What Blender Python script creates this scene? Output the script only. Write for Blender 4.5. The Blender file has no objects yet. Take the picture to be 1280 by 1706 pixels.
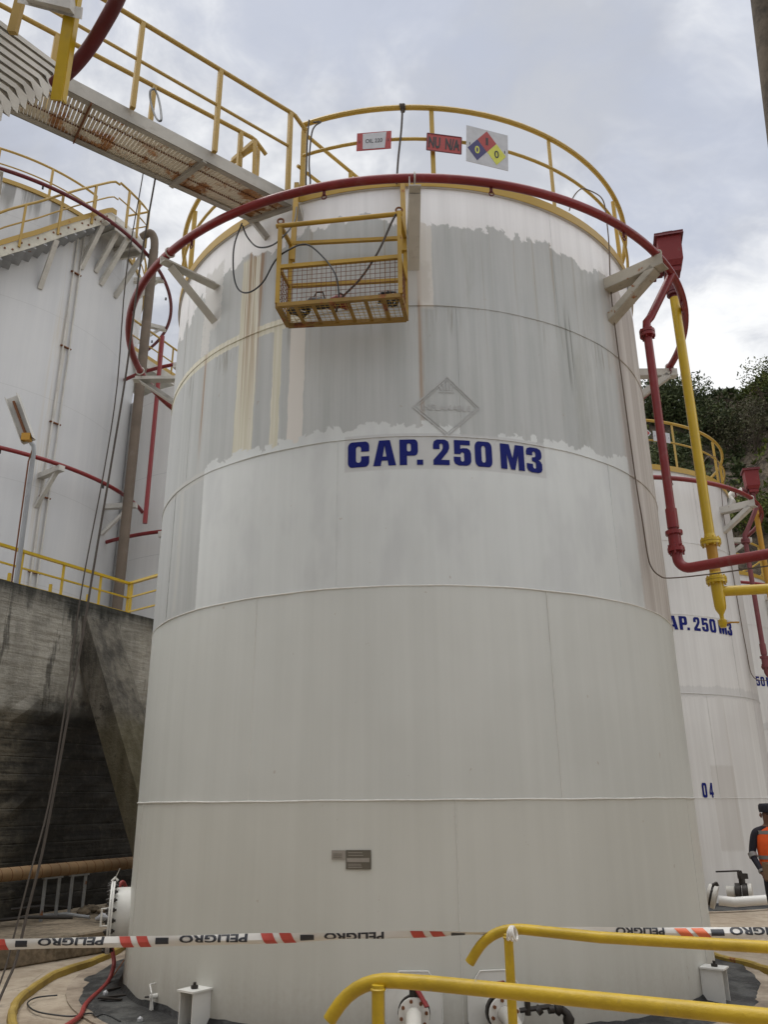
import bpy, bmesh, math, random
import numpy as np
from mathutils import Vector, Matrix
random.seed(7)
R = math.radians
scn = bpy.context.scene
COL = scn.collection
# ------------------------------------------------------------------ camera, world, sun, exposure
CZ = 1.72; F = 1359.667; PT = R(19.5428); RO = R(-0.5013)
cam_d = bpy.data.cameras.new('camera'); cam = bpy.data.objects.new('camera', cam_d); COL.objects.link(cam)
_cp, _sp = math.cos(PT), math.sin(PT)
FW = Vector((0, _cp, _sp)); _rt = Vector((1, 0, 0)); _up = Vector((0, -_sp, _cp))
RT = _rt*math.cos(RO) + _up*math.sin(RO); UP = _up*math.cos(RO) - _rt*math.sin(RO)
mw = Matrix((RT, UP, -FW)).transposed().to_4x4(); mw.translation = (0, 0, CZ)
cam.matrix_world = mw
cam_d.sensor_fit = 'VERTICAL'; cam_d.sensor_height = 24; cam_d.lens = 24*F/1706
cam_d.clip_start = 0.05; cam_d.clip_end = 2000
scn.camera = cam
scn.view_settings.view_transform = 'Standard'; scn.view_settings.look = 'None'
scn.view_settings.exposure = 0.0; scn.view_settings.gamma = 1
SUN_EL, SUN_AZ = R(62), R(292)       # azimuth clockwise from +Y
sd = bpy.data.lights.new('sun', 'SUN'); sun = bpy.data.objects.new('sun', sd); COL.objects.link(sun)
sd.energy = .9; sd.angle = R(24); sd.color = (1, .97, .92)
_s = Vector((math.sin(SUN_AZ)*math.cos(SUN_EL), math.cos(SUN_AZ)*math.cos(SUN_EL), math.sin(SUN_EL)))
sun.rotation_euler = _s.to_track_quat('Z', 'Y').to_euler(); sun.location = (0, 0, 30)

# ------------------------------------------------------------------ node helpers
class NT:
    def __init__(s, tree): s.t = tree; s.n = tree.nodes; s.l = tree.links
    def put(s, inp, v):
        if isinstance(v, V): s.l.new(v.s, inp)
        elif isinstance(v, (tuple, list)):
            v = tuple(v)
            inp.default_value = v + (1,) if (inp.type == 'RGBA' and len(v) == 3) else v
        else: inp.default_value = v
    def m(s, op, a, b=None, c=None, clamp=False):
        n = s.n.new('ShaderNodeMath'); n.operation = op; n.use_clamp = clamp
        for i, x in enumerate((a, b, c)):
            if x is not None: s.put(n.inputs[i], x)
        return V(s, n.outputs[0])
    def noise(s, vec, scale=1, detail=3, rough=.5, dist=0, color=False):
        n = s.n.new('ShaderNodeTexNoise'); s.put(n.inputs['Vector'], vec)
        n.inputs['Scale'].default_value = scale; n.inputs['Detail'].default_value = detail
        n.inputs['Roughness'].default_value = rough; n.inputs['Distortion'].default_value = dist
        return V(s, n.outputs[1 if color else 0])
    def white(s, x):
        n = s.n.new('ShaderNodeTexWhiteNoise'); n.noise_dimensions = '1D'; s.put(n.inputs['W'], x)
        return V(s, n.outputs[0])
    def xyz(s, x, y, z):
        n = s.n.new('ShaderNodeCombineXYZ')
        for i, v in enumerate((x, y, z)): s.put(n.inputs[i], v)
        return V(s, n.outputs[0])
    def sep(s, v):
        n = s.n.new('ShaderNodeSeparateXYZ'); s.put(n.inputs[0], v)
        return [V(s, o) for o in n.outputs]
    def ss(s, x, a, b, o0=0., o1=1.):
        n = s.n.new('ShaderNodeMapRange'); n.interpolation_type = 'SMOOTHSTEP'
        s.put(n.inputs[0], x); s.put(n.inputs[1], a); s.put(n.inputs[2], b); s.put(n.inputs[3], o0); s.put(n.inputs[4], o1)
        return V(s, n.outputs[0])
    def mix(s, f, a, b):
        n = s.n.new('ShaderNodeMix'); n.data_type = 'RGBA'
        s.put(n.inputs[0], f); s.put(n.inputs[6], a); s.put(n.inputs[7], b)
        return V(s, n.outputs[2])
    def scalecol(s, c, f):
        n = s.n.new('ShaderNodeVectorMath'); n.operation = 'SCALE'; s.put(n.inputs[0], c); s.put(n.inputs[3], f)
        return V(s, n.outputs[0])
    def obj(s):
        return V(s, s.n.new('ShaderNodeTexCoord').outputs['Object'])
    def band(s, x, a, b, e=.2):      # 1 inside [a, b]
        return s.ss(x, a-e, a+e)*s.ss(x, b-e, b+e, 1., 0.)
class V:
    def __init__(s, nt, so): s.nt = nt; s.s = so
    def __add__(s, o): return s.nt.m('ADD', s, o)
    __radd__ = __add__
    def __sub__(s, o): return s.nt.m('SUBTRACT', s, o)
    def __rsub__(s, o): return s.nt.m('SUBTRACT', o, s)
    def __mul__(s, o): return s.nt.m('MULTIPLY', s, o)
    __rmul__ = __mul__
    def mx(s, o): return s.nt.m('MAXIMUM', s, o)
    def fl(s): return s.nt.m('FLOOR', s)

def newmat(name):
    m = bpy.data.materials.new(name); m.use_nodes = True
    nt = NT(m.node_tree); b = m.node_tree.nodes['Principled BSDF']
    return m, nt, b
def bump(nt, b, h, strength=.3, dist=.01):
    n = nt.n.new('ShaderNodeBump'); n.inputs['Strength'].default_value = strength; n.inputs['Distance'].default_value = dist
    nt.put(n.inputs['Height'], h); nt.l.new(n.outputs[0], b.inputs['Normal'])

# ------------------------------------------------------------------ world: Nishita sky behind a broken layer of cloud
w = bpy.data.worlds.new('World'); scn.world = w; w.use_nodes = True
nt = NT(w.node_tree); bg = w.node_tree.nodes['Background']
sky = nt.n.new('ShaderNodeTexSky'); sky.sky_type = 'NISHITA'; sky.sun_disc = False
sky.sun_elevation = SUN_EL; sky.sun_rotation = SUN_AZ; sky.air_density = 1; sky.dust_density = 2
d = V(nt, nt.n.new('ShaderNodeTexCoord').outputs['Generated'])
dx, dy, dz = nt.sep(d)
inv = nt.m('DIVIDE', 1.0, (dz.mx(0.0)+.22))
pv = nt.xyz(dx*inv, dy*inv, 0.3)
warp = nt.noise(pv, 1.6, 3, .55)
pv2 = nt.xyz(dx*inv+warp*.5, dy*inv+warp*.35, 1.7)
n1 = nt.noise(pv2, 1.5, 7, .56)
n2 = nt.noise(pv2, 4.3, 6, .6)
n3 = nt.noise(pv, .8, 2, .5)
dens = n1*.62+n2*.18+n3*.40
lit = nt.ss(n1*.45+n2*.40+n3*.25, .48, .62)
cloud = nt.mix(lit, (5.6, 5.85, 6.5), (10.0, 10.1, 10.2))
shade = nt.ss(nt.noise(nt.xyz(dx*inv*.9+warp*.4, dy*inv*.9, 7.7), 2.1, 6, .58), .47, .60)
cloud = nt.mix(shade*.8, cloud, (4.5, 4.75, 5.4))
skyc = nt.mix(.85, V(nt, sky.outputs[0]), (6.2, 6.7, 8.0))
gapm = nt.ss(dens+dx*-.10, .53, .63)
colw = nt.mix(gapm*.55+.45, skyc, cloud)
# sky brightness added overhead and to both sides, out of view, to light the tanks
dotn = nt.n.new('ShaderNodeVectorMath'); dotn.operation = 'DOT_PRODUCT'
nt.put(dotn.inputs[0], d); dotn.inputs[1].default_value = _s
zen = nt.ss(dz, .79, .96)                              # added brightness high overhead, above the frame
colw = nt.mix(zen*.85, colw, (33.0, 33.0, 32.6))
side = nt.ss(nt.m('ABSOLUTE', dx), .58, .92)*nt.ss(dy, .55, .2)
colw = nt.mix(side*.75, colw, (20.5, 20.3, 19.9))
nt.l.new(colw.s, bg.inputs[0]); bg.inputs[1].default_value = 0.102

# ------------------------------------------------------------------ survey helpers: direction of a sight line from the camera station, cut at a real distance
CAM = Vector((0, 0, CZ))
def ray(u, v): return FW + RT*((u-640)/F) - UP*((v-853)/F)
def hd(u, v, D): r = ray(u, v); return CAM + r*(D/math.hypot(r.x, r.y))
def onz(u, v, z): r = ray(u, v); return CAM + r*((z-CZ)/r.z)

# ------------------------------------------------------------------ mesh builder
class MB:
    def __init__(s): s.v = []; s.f = []; s.mi = []; s.k = 0
    def add(s, vs, fs):
        o = len(s.v); s.v += [tuple(p) for p in vs]; s.f += [tuple(o+i for i in f) for f in fs]; s.mi += [s.k]*len(fs); return s
    def box(s, c, size, rot=None):
        a, b, d = size[0]/2, size[1]/2, size[2]/2; c = Vector(c)
        P = [Vector((x, y, z)) for x in (-a, a) for y in (-b, b) for z in (-d, d)]
        if rot is not None: P = [rot @ p for p in P]
        return s.add([p+c for p in P], [(0,1,3,2),(4,6,7,5),(0,4,5,1),(2,3,7,6),(0,2,6,4),(1,5,7,3)])
    def bar(s, p, q, wd, ht, up=(0, 0, 1)):
        p, q = Vector(p), Vector(q); d = (q-p).normalized(); u = Vector(up)
        if abs(d.dot(u)) > .99: u = Vector((0, 1, 0))
        sd = d.cross(u).normalized()*wd/2; u = sd.cross(d).normalized()*ht/2
        P = [p-sd-u, p+sd-u, p+sd+u, p-sd+u, q-sd-u, q+sd-u, q+sd+u, q-sd+u]
        return s.add(P, [(0,3,2,1),(4,5,6,7),(0,1,5,4),(1,2,6,5),(2,3,7,6),(3,0,4,7)])
    def angle(s, p, q, wd, th=.007, up=(0, 0, 1), flip=1):   # L section
        p, q = Vector(p), Vector(q); d = (q-p).normalized(); u = Vector(up)
        if abs(d.dot(u)) > .99: u = Vector((0, 1, 0))
        sd = d.cross(u).normalized()*flip; u = d.cross(sd).normalized()*-flip
        s.bar(p+sd*0, q+sd*0, wd, th, u); s.bar(p+sd*(wd/2-th/2)-u*(wd/2), q+sd*(wd/2-th/2)-u*(wd/2), th, wd-th, u); return s
    def tube(s, pts, r, n=10, closed=False, caps=True):
        pts = [Vector(p) for p in pts]; N = len(pts); rr = r if isinstance(r, (list, tuple)) else [r]*N
        T = []
        for i in range(N):
            a = pts[(i-1) % N] if (closed or i > 0) else pts[i]; b = pts[(i+1) % N] if (closed or i < N-1) else pts[i]
            T.append((b-a).normalized())
        up = Vector((0, 0, 1)) if abs(T[0].z) < .9 else Vector((1, 0, 0))
        nrm = (up - T[0]*up.dot(T[0])).normalized(); vs = []
        for i in range(N):
            nrm = (nrm - T[i]*nrm.dot(T[i])).normalized(); bi = T[i].cross(nrm)
            for k in range(n):
                a = 2*math.pi*k/n; vs.append(pts[i] + (nrm*math.cos(a)+bi*math.sin(a))*rr[i])
        fs = []
        M = N if closed else N-1
        for i in range(M):
            j = (i+1) % N
            for k in range(n): fs.append((i*n+k, i*n+(k+1) % n, j*n+(k+1) % n, j*n+k))
        if caps and not closed: fs.append(tuple(range(n))[::-1]); fs.append(tuple((N-1)*n+k for k in range(n)))
        return s.add(vs, fs)
    def cyl(s, p, q, r, n=16, r2=None): return s.tube([p, q], [r, r if r2 is None else r2], n)
    def ringband(s, r0, r1, z0, z1, a0=0, a1=360, n=96, c=(0, 0)):   # rectangular section swept round an axis; angle measured from -Y towards +X
        full = abs(a1-a0) >= 360; m = n if full else n+1; vs = []
        for i in range(m):
            a = R(a0+(a1-a0)*i/n); sx, cy = math.sin(a), -math.cos(a)
            for r, z in ((r0, z0), (r1, z0), (r1, z1), (r0, z1)): vs.append((c[0]+r*sx, c[1]+r*cy, z))
        fs = []
        for i in range(n):
            j = (i+1) % m
            for k in range(4): fs.append((i*4+k, j*4+k, j*4+(k+1) % 4, i*4+(k+1) % 4))
        if not full: fs += [(0, 1, 2, 3), (n*4+3, n*4+2, n*4+1, n*4)]
        return s.add(vs, fs)
    def ringtube(s, r, z, pr, a0=0, a1=360, n=96, k=8, zf=None, jit=0):
        full = abs(a1-a0) >= 360; m = n if full else n+1
        pts = [(r*math.sin(R(a0+(a1-a0)*i/n)), -r*math.cos(R(a0+(a1-a0)*i/n)), z if zf is None else zf(i/n)) for i in range(m)]
        if jit: pr = [pr*(1+random.uniform(-jit, jit)) for _ in range(m)]
        return s.tube(pts, pr, k, closed=full)
    def torus(s, c, ax, r, pr, n=14, k=6):
        ax = Vector(ax).normalized(); u = ax.orthogonal().normalized(); v = ax.cross(u); c = Vector(c)
        return s.tube([c+(u*math.cos(2*math.pi*i/n)+v*math.sin(2*math.pi*i/n))*r for i in range(n)], pr, k, closed=True)
    def prism(s, poly, off):   # poly: list of 3d points, extruded by off
        n = len(poly); P = [Vector(p) for p in poly]; o = Vector(off)
        return s.add(P+[p+o for p in P], [tuple(range(n))[::-1], tuple(range(n, 2*n))]+[(i, (i+1) % n, n+(i+1) % n, n+i) for i in range(n)])
    def build(s, name, mat, parent=None, loc=(0, 0, 0), smooth=False, bevel=0):
        me = bpy.data.meshes.new(name); L = Vector(loc)
        me.from_pydata([Vector(p)-L for p in s.v] if L.length else s.v, [], s.f)
        for m in (mat if isinstance(mat, (list, tuple)) else [mat]): me.materials.append(m)
        if any(s.mi): me.polygons.foreach_set('material_index', s.mi)
        bm = bmesh.new(); bm.from_mesh(me); bmesh.ops.recalc_face_normals(bm, faces=bm.faces)
        if bevel: 
            es = [e for e in bm.edges if len(e.link_faces) == 2 and e.calc_face_angle(0) > .6]
            bmesh.ops.bevel(bm, geom=es, offset=bevel, segments=1, affect='EDGES', clamp_overlap=True)
        bm.to_mesh(me); bm.free()
        if smooth:
            me.polygons.foreach_set('use_smooth', [True]*len(me.polygons))
            me.set_sharp_from_angle(angle=R(38))
        o = bpy.data.objects.new(name, me); COL.objects.link(o)
        if parent is not None: o.parent = parent
        else: o.location = L
        return o
def tag(o, label=None, cat=None, group=None, kind=None):
    for k, v in (('label', label), ('category', cat), ('group', group), ('kind', kind)):
        if v: o[k] = v
    return o
def thing(name, label, cat, loc=(0, 0, 0), group=None, rz=0):
    o = bpy.data.objects.new(name, None); COL.objects.link(o); o.location = loc; o.rotation_euler = (0, 0, rz); o.empty_display_size = .2
    return tag(o, label, cat, group)
def kids(o): return [c for c in list(bpy.data.objects) if c.parent == o]
CH = {}
def copy_tree(o, label, loc, rz=None, skip=()):
    byp = {}
    for c in bpy.data.objects:
        if c.parent: byp.setdefault(c.parent.name, []).append(c)
    def rec(x, par):
        c = x.copy(); COL.objects.link(c); c.parent = par
        for k in byp.get(x.name, []):
            if k.name.split('.')[0] not in skip: rec(k, c)
        return c
    c = rec(o, None); c['label'] = label; c.location = loc
    if rz is not None: c.rotation_euler.z = rz
    return c

# ------------------------------------------------------------------ materials
def paint(name, col, rough=.45, rust=0., dirt=.25, rustscale=9, spec=.4, bumpy=.12, rc0=(.13, .045, .018), rc1=(.33, .13, .045)):
    m, nt, b = newmat(name); p = nt.obj()
    n = nt.noise(p, 1.7, 5, .6); n2 = nt.noise(p, 11, 4, .6)
    c = nt.mix(nt.ss(n, .35, .75)*dirt*1.6, col, tuple(x*.62 for x in col))
    c = nt.mix(nt.ss(n2, .55, .8)*dirt*.8, c, (.16, .13, .1))
    c = nt.mix(nt.ss(nt.noise(p, 2.6, 6, .7), .56, .70)*.30, c, tuple(min(.8, x*.8+.10) for x in col))
    if rust:
        rn = nt.noise(p, rustscale, 6, .65)*.7+nt.noise(p, rustscale*.25, 3, .5)*.45
        mk = nt.ss(rn, .80-rust*.32, .86-rust*.32)
        rc = nt.mix(nt.ss(n2, .35, .65), rc0, rc1)
        c = nt.mix(mk, c, rc); nt.put(b.inputs['Roughness'], mk*(.85-rough)+rough)
    else: nt.put(b.inputs['Roughness'], n2*.22+(rough-.1))
    nt.put(b.inputs['Base Color'], c); b.inputs['Specular IOR Level'].default_value = spec
    bump(nt, b, n2, bumpy, .01)
    return m
def rail_paint(name, col):
    m, nt, b = newmat(name); p = nt.obj(); n = nt.noise(p, 5, 6, .65); n2 = nt.noise(p, 60, 4, .65); n3 = nt.noise(p, 22, 5, .7)
    c = nt.mix(nt.ss(n, .38, .66)*.55, col, tuple(x*.6 for x in col)); c = nt.mix(nt.ss(n3, .58, .72)*.6, c, (.36, .25, .06))
    chip = nt.ss(n3*.6+n*.45, .665, .685); c = nt.mix(chip*.85, c, nt.mix(n2, (.10, .06, .03), (.55, .50, .34)))
    nt.put(b.inputs['Base Color'], c); nt.put(b.inputs['Roughness'], n3*.35+.22); bump(nt, b, n3*.7+n2*.3-chip*.5, .35, .012)
    return m
def flat(name, col, rough=.6, metal=0): 
    m, nt, b = newmat(name); n = nt.noise(nt.obj(), 14, 4, .6)
    nt.put(b.inputs['Base Color'], nt.mix(nt.ss(n, .3, .8)*.35, col, tuple(x*.6 for x in col)))
    b.inputs['Roughness'].default_value = rough; b.inputs['Metallic'].default_value = metal
    return m
M = {}
M['yellow'] = paint('yellow_paint', (.41, .26, .038), .42, .12, .16, 3.5, .4, .01)
M['yellow_new'] = paint('yellow_gloss', (.56, .375, .014), .3, .02, .22, 9, .5)
M['rail'] = rail_paint('rail_gloss', (.55, .365, .016))
M['yellow_old'] = paint('yellow_weathered', (.37, .24, .055), .5, .17, .14, 2.5, .4, .01)
M['basket'] = paint('basket_paint', (.42, .255, .03), .5, .30, .5, 6)
M['basket_floor'] = paint('basket_floor_paint', (.30, .18, .035), .6, .55, .6, 7)
M['red'] = paint('red_pipe', (.21, .017, .017), .36, .0, .4)
M['red_dark'] = paint('red_pipe_dull', (.12, .014, .018), .5, .05, .4)
M['red_box'] = paint('red_box', (.175, .014, .014), .5, .04, .4)
M['red_pink'] = paint('red_faded', (.20, .055, .06), .6, .1, .4)
M['orange_yellow'] = paint('yellow_sunburnt', (.47, .24, .02), .45, .1, .35)
M['white_steel'] = paint('white_bracket', (.56, .54, .49), .55, .13, .45, 14)
M['rusty_white'] = paint('rusty_white_bracket', (.46, .42, .34), .65, .32, .7, 9)
M['white_clean'] = paint('white_enamel', (.74, .73, .69), .35, .0, .15)
M['beam'] = paint('grey_beam', (.44, .42, .375), .6, .28, .6, 4)
M['grating'] = paint('grating_paint', (.70, .64, .52), .7, .74, .3, 3.6, rc0=(.27, .12, .05), rc1=(.48, .26, .12))
M['rusty'] = flat('rusty_steel', (.17, .065, .025), .85)
M['brown_pipe'] = paint('brown_pipe', (.15, .115, .085), .75, .1, .5)
M['dark_metal'] = flat('dark_metal', (.035, .03, .026), .5, .3)
M['galv'] = paint('galvanised', (.34, .35, .36), .5, .2, .4, 5)
M['rope'] = flat('rope', (.075, .062, .052), .9)
M['cable'] = flat('black_cable', (.02, .02, .021), .5)
M['tar'] = None
M['blue_text'] = flat('blue_lettering', (.012, .018, .15), .65); M['blue_text'].node_tree.nodes['Principled BSDF'].inputs['Specular IOR Level'].default_value = .12
M['black_text'] = flat('black_lettering', (.012, .012, .013), .5)
M['ghost'] = flat('ghost_lettering', (.45, .45, .44), .7)
M['sign_white'] = flat('sign_white', (.46, .465, .48), .5)
M['sign_red'] = flat('sign_red', (.33, .035, .03), .5)
M['sign_blue'] = flat('sign_blue', (.03, .025, .12), .5)
M['sign_yellow'] = flat('sign_yellow', (.55, .55, .06), .5)
M['plate'] = flat('name_plate', (.17, .155, .125), .35, .5)
M['plate_light'] = flat('name_plate_pale', (.36, .33, .29), .4, .3)
M['skin'] = flat('skin', (.20, .10, .065), .55)
M['vest'] = flat('orange_vest', (.95, .12, .015), .7)
M['navy'] = flat('navy_cloth', (.022, .02, .03), .9)
M['reflect'] = flat('grey_reflective_tape', (.26, .25, .24), .5)
M['card'] = flat('cardboard', (.26, .16, .09), .85)
M['hose'] = paint('red_hose', (.30, .045, .04), .5, 0, .3)
M['bark'] = flat('bark', (.06, .045, .03), .95)

def tank_shell_mat(name, main=True, seed=0.):
    m, nt, b = newmat(name)
    x, y, z = nt.sep(nt.obj())
    T = nt.m('ARCTAN2', x, y*-1.0)*57.29578          # degrees from the side facing -Y
    s = T*.0541 + seed
    fine = nt.noise(nt.xyz(s*1.0, seed, z*1.0), 22, 5, .6)
    # long vertical runs of weathering
    st1 = nt.noise(nt.xyz(s*7.0, seed+3, z*.22), 1, 5, .62)
    st2 = nt.noise(nt.xyz(s*30.0, seed+9, z*.5), 1, 3, .6)
    cl = nt.noise(nt.xyz(s*.7, seed+5, z*.7), 1, 3, .5)
    if main:
        old = nt.mix(nt.ss(st1*.7+st2*.1+nt.noise(nt.xyz(s*2.2, 3.3, z*1.3), 1, 5, .65)*.2, .33, .66), (.40, .415, .40), (.52, .53, .515))
        old = nt.mix(nt.ss(cl, .3, .75)*.4, old, (.45, .46, .46))
        # brown runs, strongest on the right of the front
        run = nt.ss(nt.noise(nt.xyz(s*11.0, 4.2, z*.16), 1, 4, .65), .56, .70)*nt.ss(z, 5.4, 7.2)
        old = nt.mix(run*.62, old, (.31, .26, .18))
        dk = nt.band(T, 31.0, 33.3, .35)*nt.band(z, 5.75, 6.62, .2)*nt.ss(st2, .42, .58)
        old = nt.mix(dk*.6, old, (.14, .145, .125))
        gr = nt.ss(nt.noise(nt.xyz(s*2.4, 12.2, z*.35), 1, 6, .68), .52, .68)*nt.ss(T, -5., 5.)
        old = nt.mix(gr*.35, old, (.27, .265, .22))
        sb = nt.ss(nt.noise(nt.xyz(s*20.0, 14.2, z*.9), 1, 4, .65), .5, .62)*nt.band(z, 6.12, 6.40, .10)*nt.ss(nt.noise(nt.xyz(s*1.5, 1.2, 0.), 1, 2, .5), .48, .58)
        old = nt.mix(sb*.5, old, (.20, .175, .13))
        # right flank: pinkish chalky primer
        rf = nt.ss(T+fine*3.0, 47.5, 50.0)
        old = nt.mix(rf*.85, old, nt.mix(nt.ss(st1, .35, .65), (.42, .37, .33), (.58, .54, .50)))
        # left edge paler old coat
        lf = nt.ss(T+st2*2.0, -58.5, -56.5, 1., 0.)
        old = nt.mix(lf*.55, old, (.47, .48, .475))
        # primer stripes over welds
        cream = nt.mix(nt.ss(st2, .35, .65), (.60, .57, .43), (.70, .67, .56))
        wob = (nt.noise(nt.xyz(z*2.2, 8.3, 0.), 1, 3, .6)-.5)*1.4
        Tw = T+wob
        k1 = nt.band(Tw, -36.9+0.0, -32.0, .12)*nt.ss(z, 7.36, 7.44, 1., 0.)
        k2 = nt.band(Tw, -27.9, -26.0, .10)*nt.ss(z, 6.38, 6.42, 1., 0.)
        k3 = nt.band(Tw, -24.1, -20.9, .12)*nt.ss(z, 6.30, 6.36, 1., 0.)
        k4 = nt.band(Tw, .9, 3.7, .2)*nt.ss(z, 6.35, 6.42)*.9
        k5 = nt.band(Tw, -54.6, -53.1, .12)*nt.band(z, 3.6, 4.93, .02)
        kd = nt.band(z+(fine-.5)*.05, 6.345, 6.475, .006)*nt.ss(T, -21., -20., 1., 0.)
        kc = nt.band(z+(fine-.5)*.04, 4.915, 5.02, .006)*nt.ss(T, -44.5, -44., 1., 0.)
        old = nt.mix(nt.m('MAXIMUM', k5, kc)*.8, old, (.52, .52, .49))
        old = nt.mix(k1.mx(k2).mx(kd)*.93, old, cream)
        old = nt.mix(k3.mx(k4)*.9, old, (.68, .645, .59))
        rs = nt.ss(nt.noise(nt.xyz(s*26.0, 2.2, z*.45), 1, 4, .6), .47, .60)*nt.band(T, -36.0, -30.8, .6)*nt.ss(z, 4.8, 7.4)
        rs2 = nt.band(T, -48.4, -47.2, .5)*nt.band(z, 5.3, 6.5, .35)*nt.ss(st2, .4, .6)
        rs3 = nt.band(T+wob*.5, .7, 1.5, .3)*nt.band(z, 5.2, 6.9, .4)*nt.ss(st2, .3, .55)*.7
        old = nt.mix(rs.mx(rs2).mx(rs3)*.85, old, (.30, .17, .075))
        # bracket patch brushed white on the left
        bp = nt.band(T+(fine-.5)*3.0, -50.2, -43.2, .15)*nt.band(z+(st1-.5)*.35, 6.78, 7.6, .03)
        bp2 = nt.band(T+(fine-.5)*2.0, -50.3, -47.0, .15)*nt.band(z+(fine-.5)*.2, 6.48, 6.95, .02)
        bp3 = nt.band(T+(fine-.5)*3.0, -2.2, 3.2, .4)*nt.band(z+(fine-.5)*.2, 6.46, 6.92, .05)*.8
        bp4 = nt.band(T+(fine-.5)*3.0, 44.5, 50.5, .4)*nt.band(z+(fine-.5)*.3, 6.2, 7.5, .1)*.6
        # fresh white coat with brushed edge
        sw = s+(nt.noise(nt.xyz(s*4.0, 2.1, z*9.0), 1, 3, .6)-.5)*.16
        stp = (nt.white((sw*5.0).fl())-.5)*.09 + (nt.white((sw*13.0+3.3).fl())-.5)*.07 + (nt.noise(nt.xyz(s*1.6, 6.6, z*.4), 1, 5, .62)-.5)*.46 + nt.band(T, -16.2, -13.4, .5)*-.10 + (nt.noise(nt.xyz(s*16.0, 6.6, z*5.0), 1, 4, .7)-.5)*.05
        lowm = nt.ss(z+stp-nt.band(T, -15.5, 21.5, 1.)*-.035, 5.055, 5.075, 1., 0.)*nt.ss(T+(fine-.5)*.5, -45.4, -45.0)*nt.ss(T+(fine-.5)*.9, 47.4, 48.6, 1., 0.)
        textbox = nt.band(T, -12.7, 23.9, .12)*nt.band(z, 4.635, 5.0, .01)
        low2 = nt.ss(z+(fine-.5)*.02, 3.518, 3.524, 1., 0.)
        topm = nt.ss(z+stp*1.1+(nt.noise(nt.xyz(sw*1.1, 1.6, z*3.0), 1, 5, .6)-.5)*.35+nt.ss(T, -40., -55.)*.18, 7.405, 7.44)
        new = nt.mix(nt.ss(cl*.6+st1*.4, .35, .65), (.60, .62, .605), (.665, .685, .67))
        newtop = nt.mix(nt.ss(st1, .35, .65), (.76, .755, .745), (.84, .835, .825))
        c = nt.mix(topm, old, newtop)
        c = nt.mix(bp.mx(bp2)*nt.ss(fine*.5+st1*.5, .33, .5), c, (.60, .59, .56))
        c = nt.mix(bp3.mx(bp4)*.7, c, (.52, .49, .44))
        c = nt.mix(lowm, c, nt.mix(nt.ss(nt.noise(nt.xyz(s*2.5, 1.1, z*1.1), 1, 3, .6), .46, .66)*.32, new, (.48, .49, .495)))
        c = nt.mix(textbox*.8, c, (.52, .52, .51))
        c = nt.mix(low2*.99, c, nt.mix(nt.ss(z+(fine-.5)*.01, 1.725, 1.73), nt.mix(nt.ss(cl*.6+st1*.4, .35, .65), (.565, .565, .515), (.615, .615, .565)), nt.mix(nt.ss(cl*.6+st1*.4, .35, .65), (.575, .585, .55), (.63, .64, .605))))  # lower courses coloured darker in steps to imitate light fading towards the ground
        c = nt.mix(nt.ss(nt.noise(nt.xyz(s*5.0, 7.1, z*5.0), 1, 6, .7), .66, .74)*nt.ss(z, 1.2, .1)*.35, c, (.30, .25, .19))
        spots = nt.ss(nt.noise(nt.xyz(s*14.0, 9.4, z*9.0), 1, 3, .5), .75, .77)
        c = nt.mix(spots*.3*nt.ss(z, 7.6, 7.5, 0., 1.), c, (.30, .19, .11))
        smr = nt.ss(nt.noise(nt.xyz(s*1.3, 5.1, z*.8), 1, 6, .7, .6), .60, .70)*nt.ss(z, 5.2, 5.0, 1., 0.)
        c = nt.mix(smr*.14, c, (.40, .39, .365))
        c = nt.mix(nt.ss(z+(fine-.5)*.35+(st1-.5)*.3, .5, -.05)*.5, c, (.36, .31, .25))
        # dribbles of fresh paint and stray smears over the text line
        rough = nt.mix(lowm.mx(low2).mx(topm), (.62, .62, .62), (.46, .46, .46))
    else:
        c = nt.mix(nt.ss(st1*.6+cl*.4, .35, .68), (.60, .59, .57), (.70, .695, .675))
        run = nt.ss(nt.noise(nt.xyz(s*6.0, seed+1.2, z*.12), 1, 4, .65), .60, .74)
        c = nt.mix(run*.28, c, (.40, .35, .27))
        fl = nt.ss(T+fine*3, 50.5, 52.5)
        c = nt.mix(fl*.35, c, (.42, .40, .40))
        pt = nt.band(T+fine*.8, 20.0, 30.0, .2)*nt.band(z+fine*.05, .9, 2.3, .03)
        c = nt.mix(pt*.35, c, (.42, .39, .35))
        sm = nt.band(z+(st1-.5)*.2, 3.47, 3.66, .02)
        c = nt.mix(sm*.35, c, (.42, .42, .42))
        rough = nt.mix(0.5, (.5, .5, .5), (.5, .5, .5))
    nt.put(b.inputs['Base Color'], c); nt.put(b.inputs['Roughness'], V(nt, rough.s)+(fine-.5)*.15)
    b.inputs['Specular IOR Level'].default_value = .35
    wav = nt.noise(nt.xyz(s*1.1, seed+2, z*.8), 1, 2, .5)
    bump(nt, b, wav*1.6+fine*.04+st2*.02, .35, .03)
    return m
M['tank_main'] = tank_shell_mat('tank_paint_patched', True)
M['tank_white'] = tank_shell_mat('tank_paint_white', False, 3.7)
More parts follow.
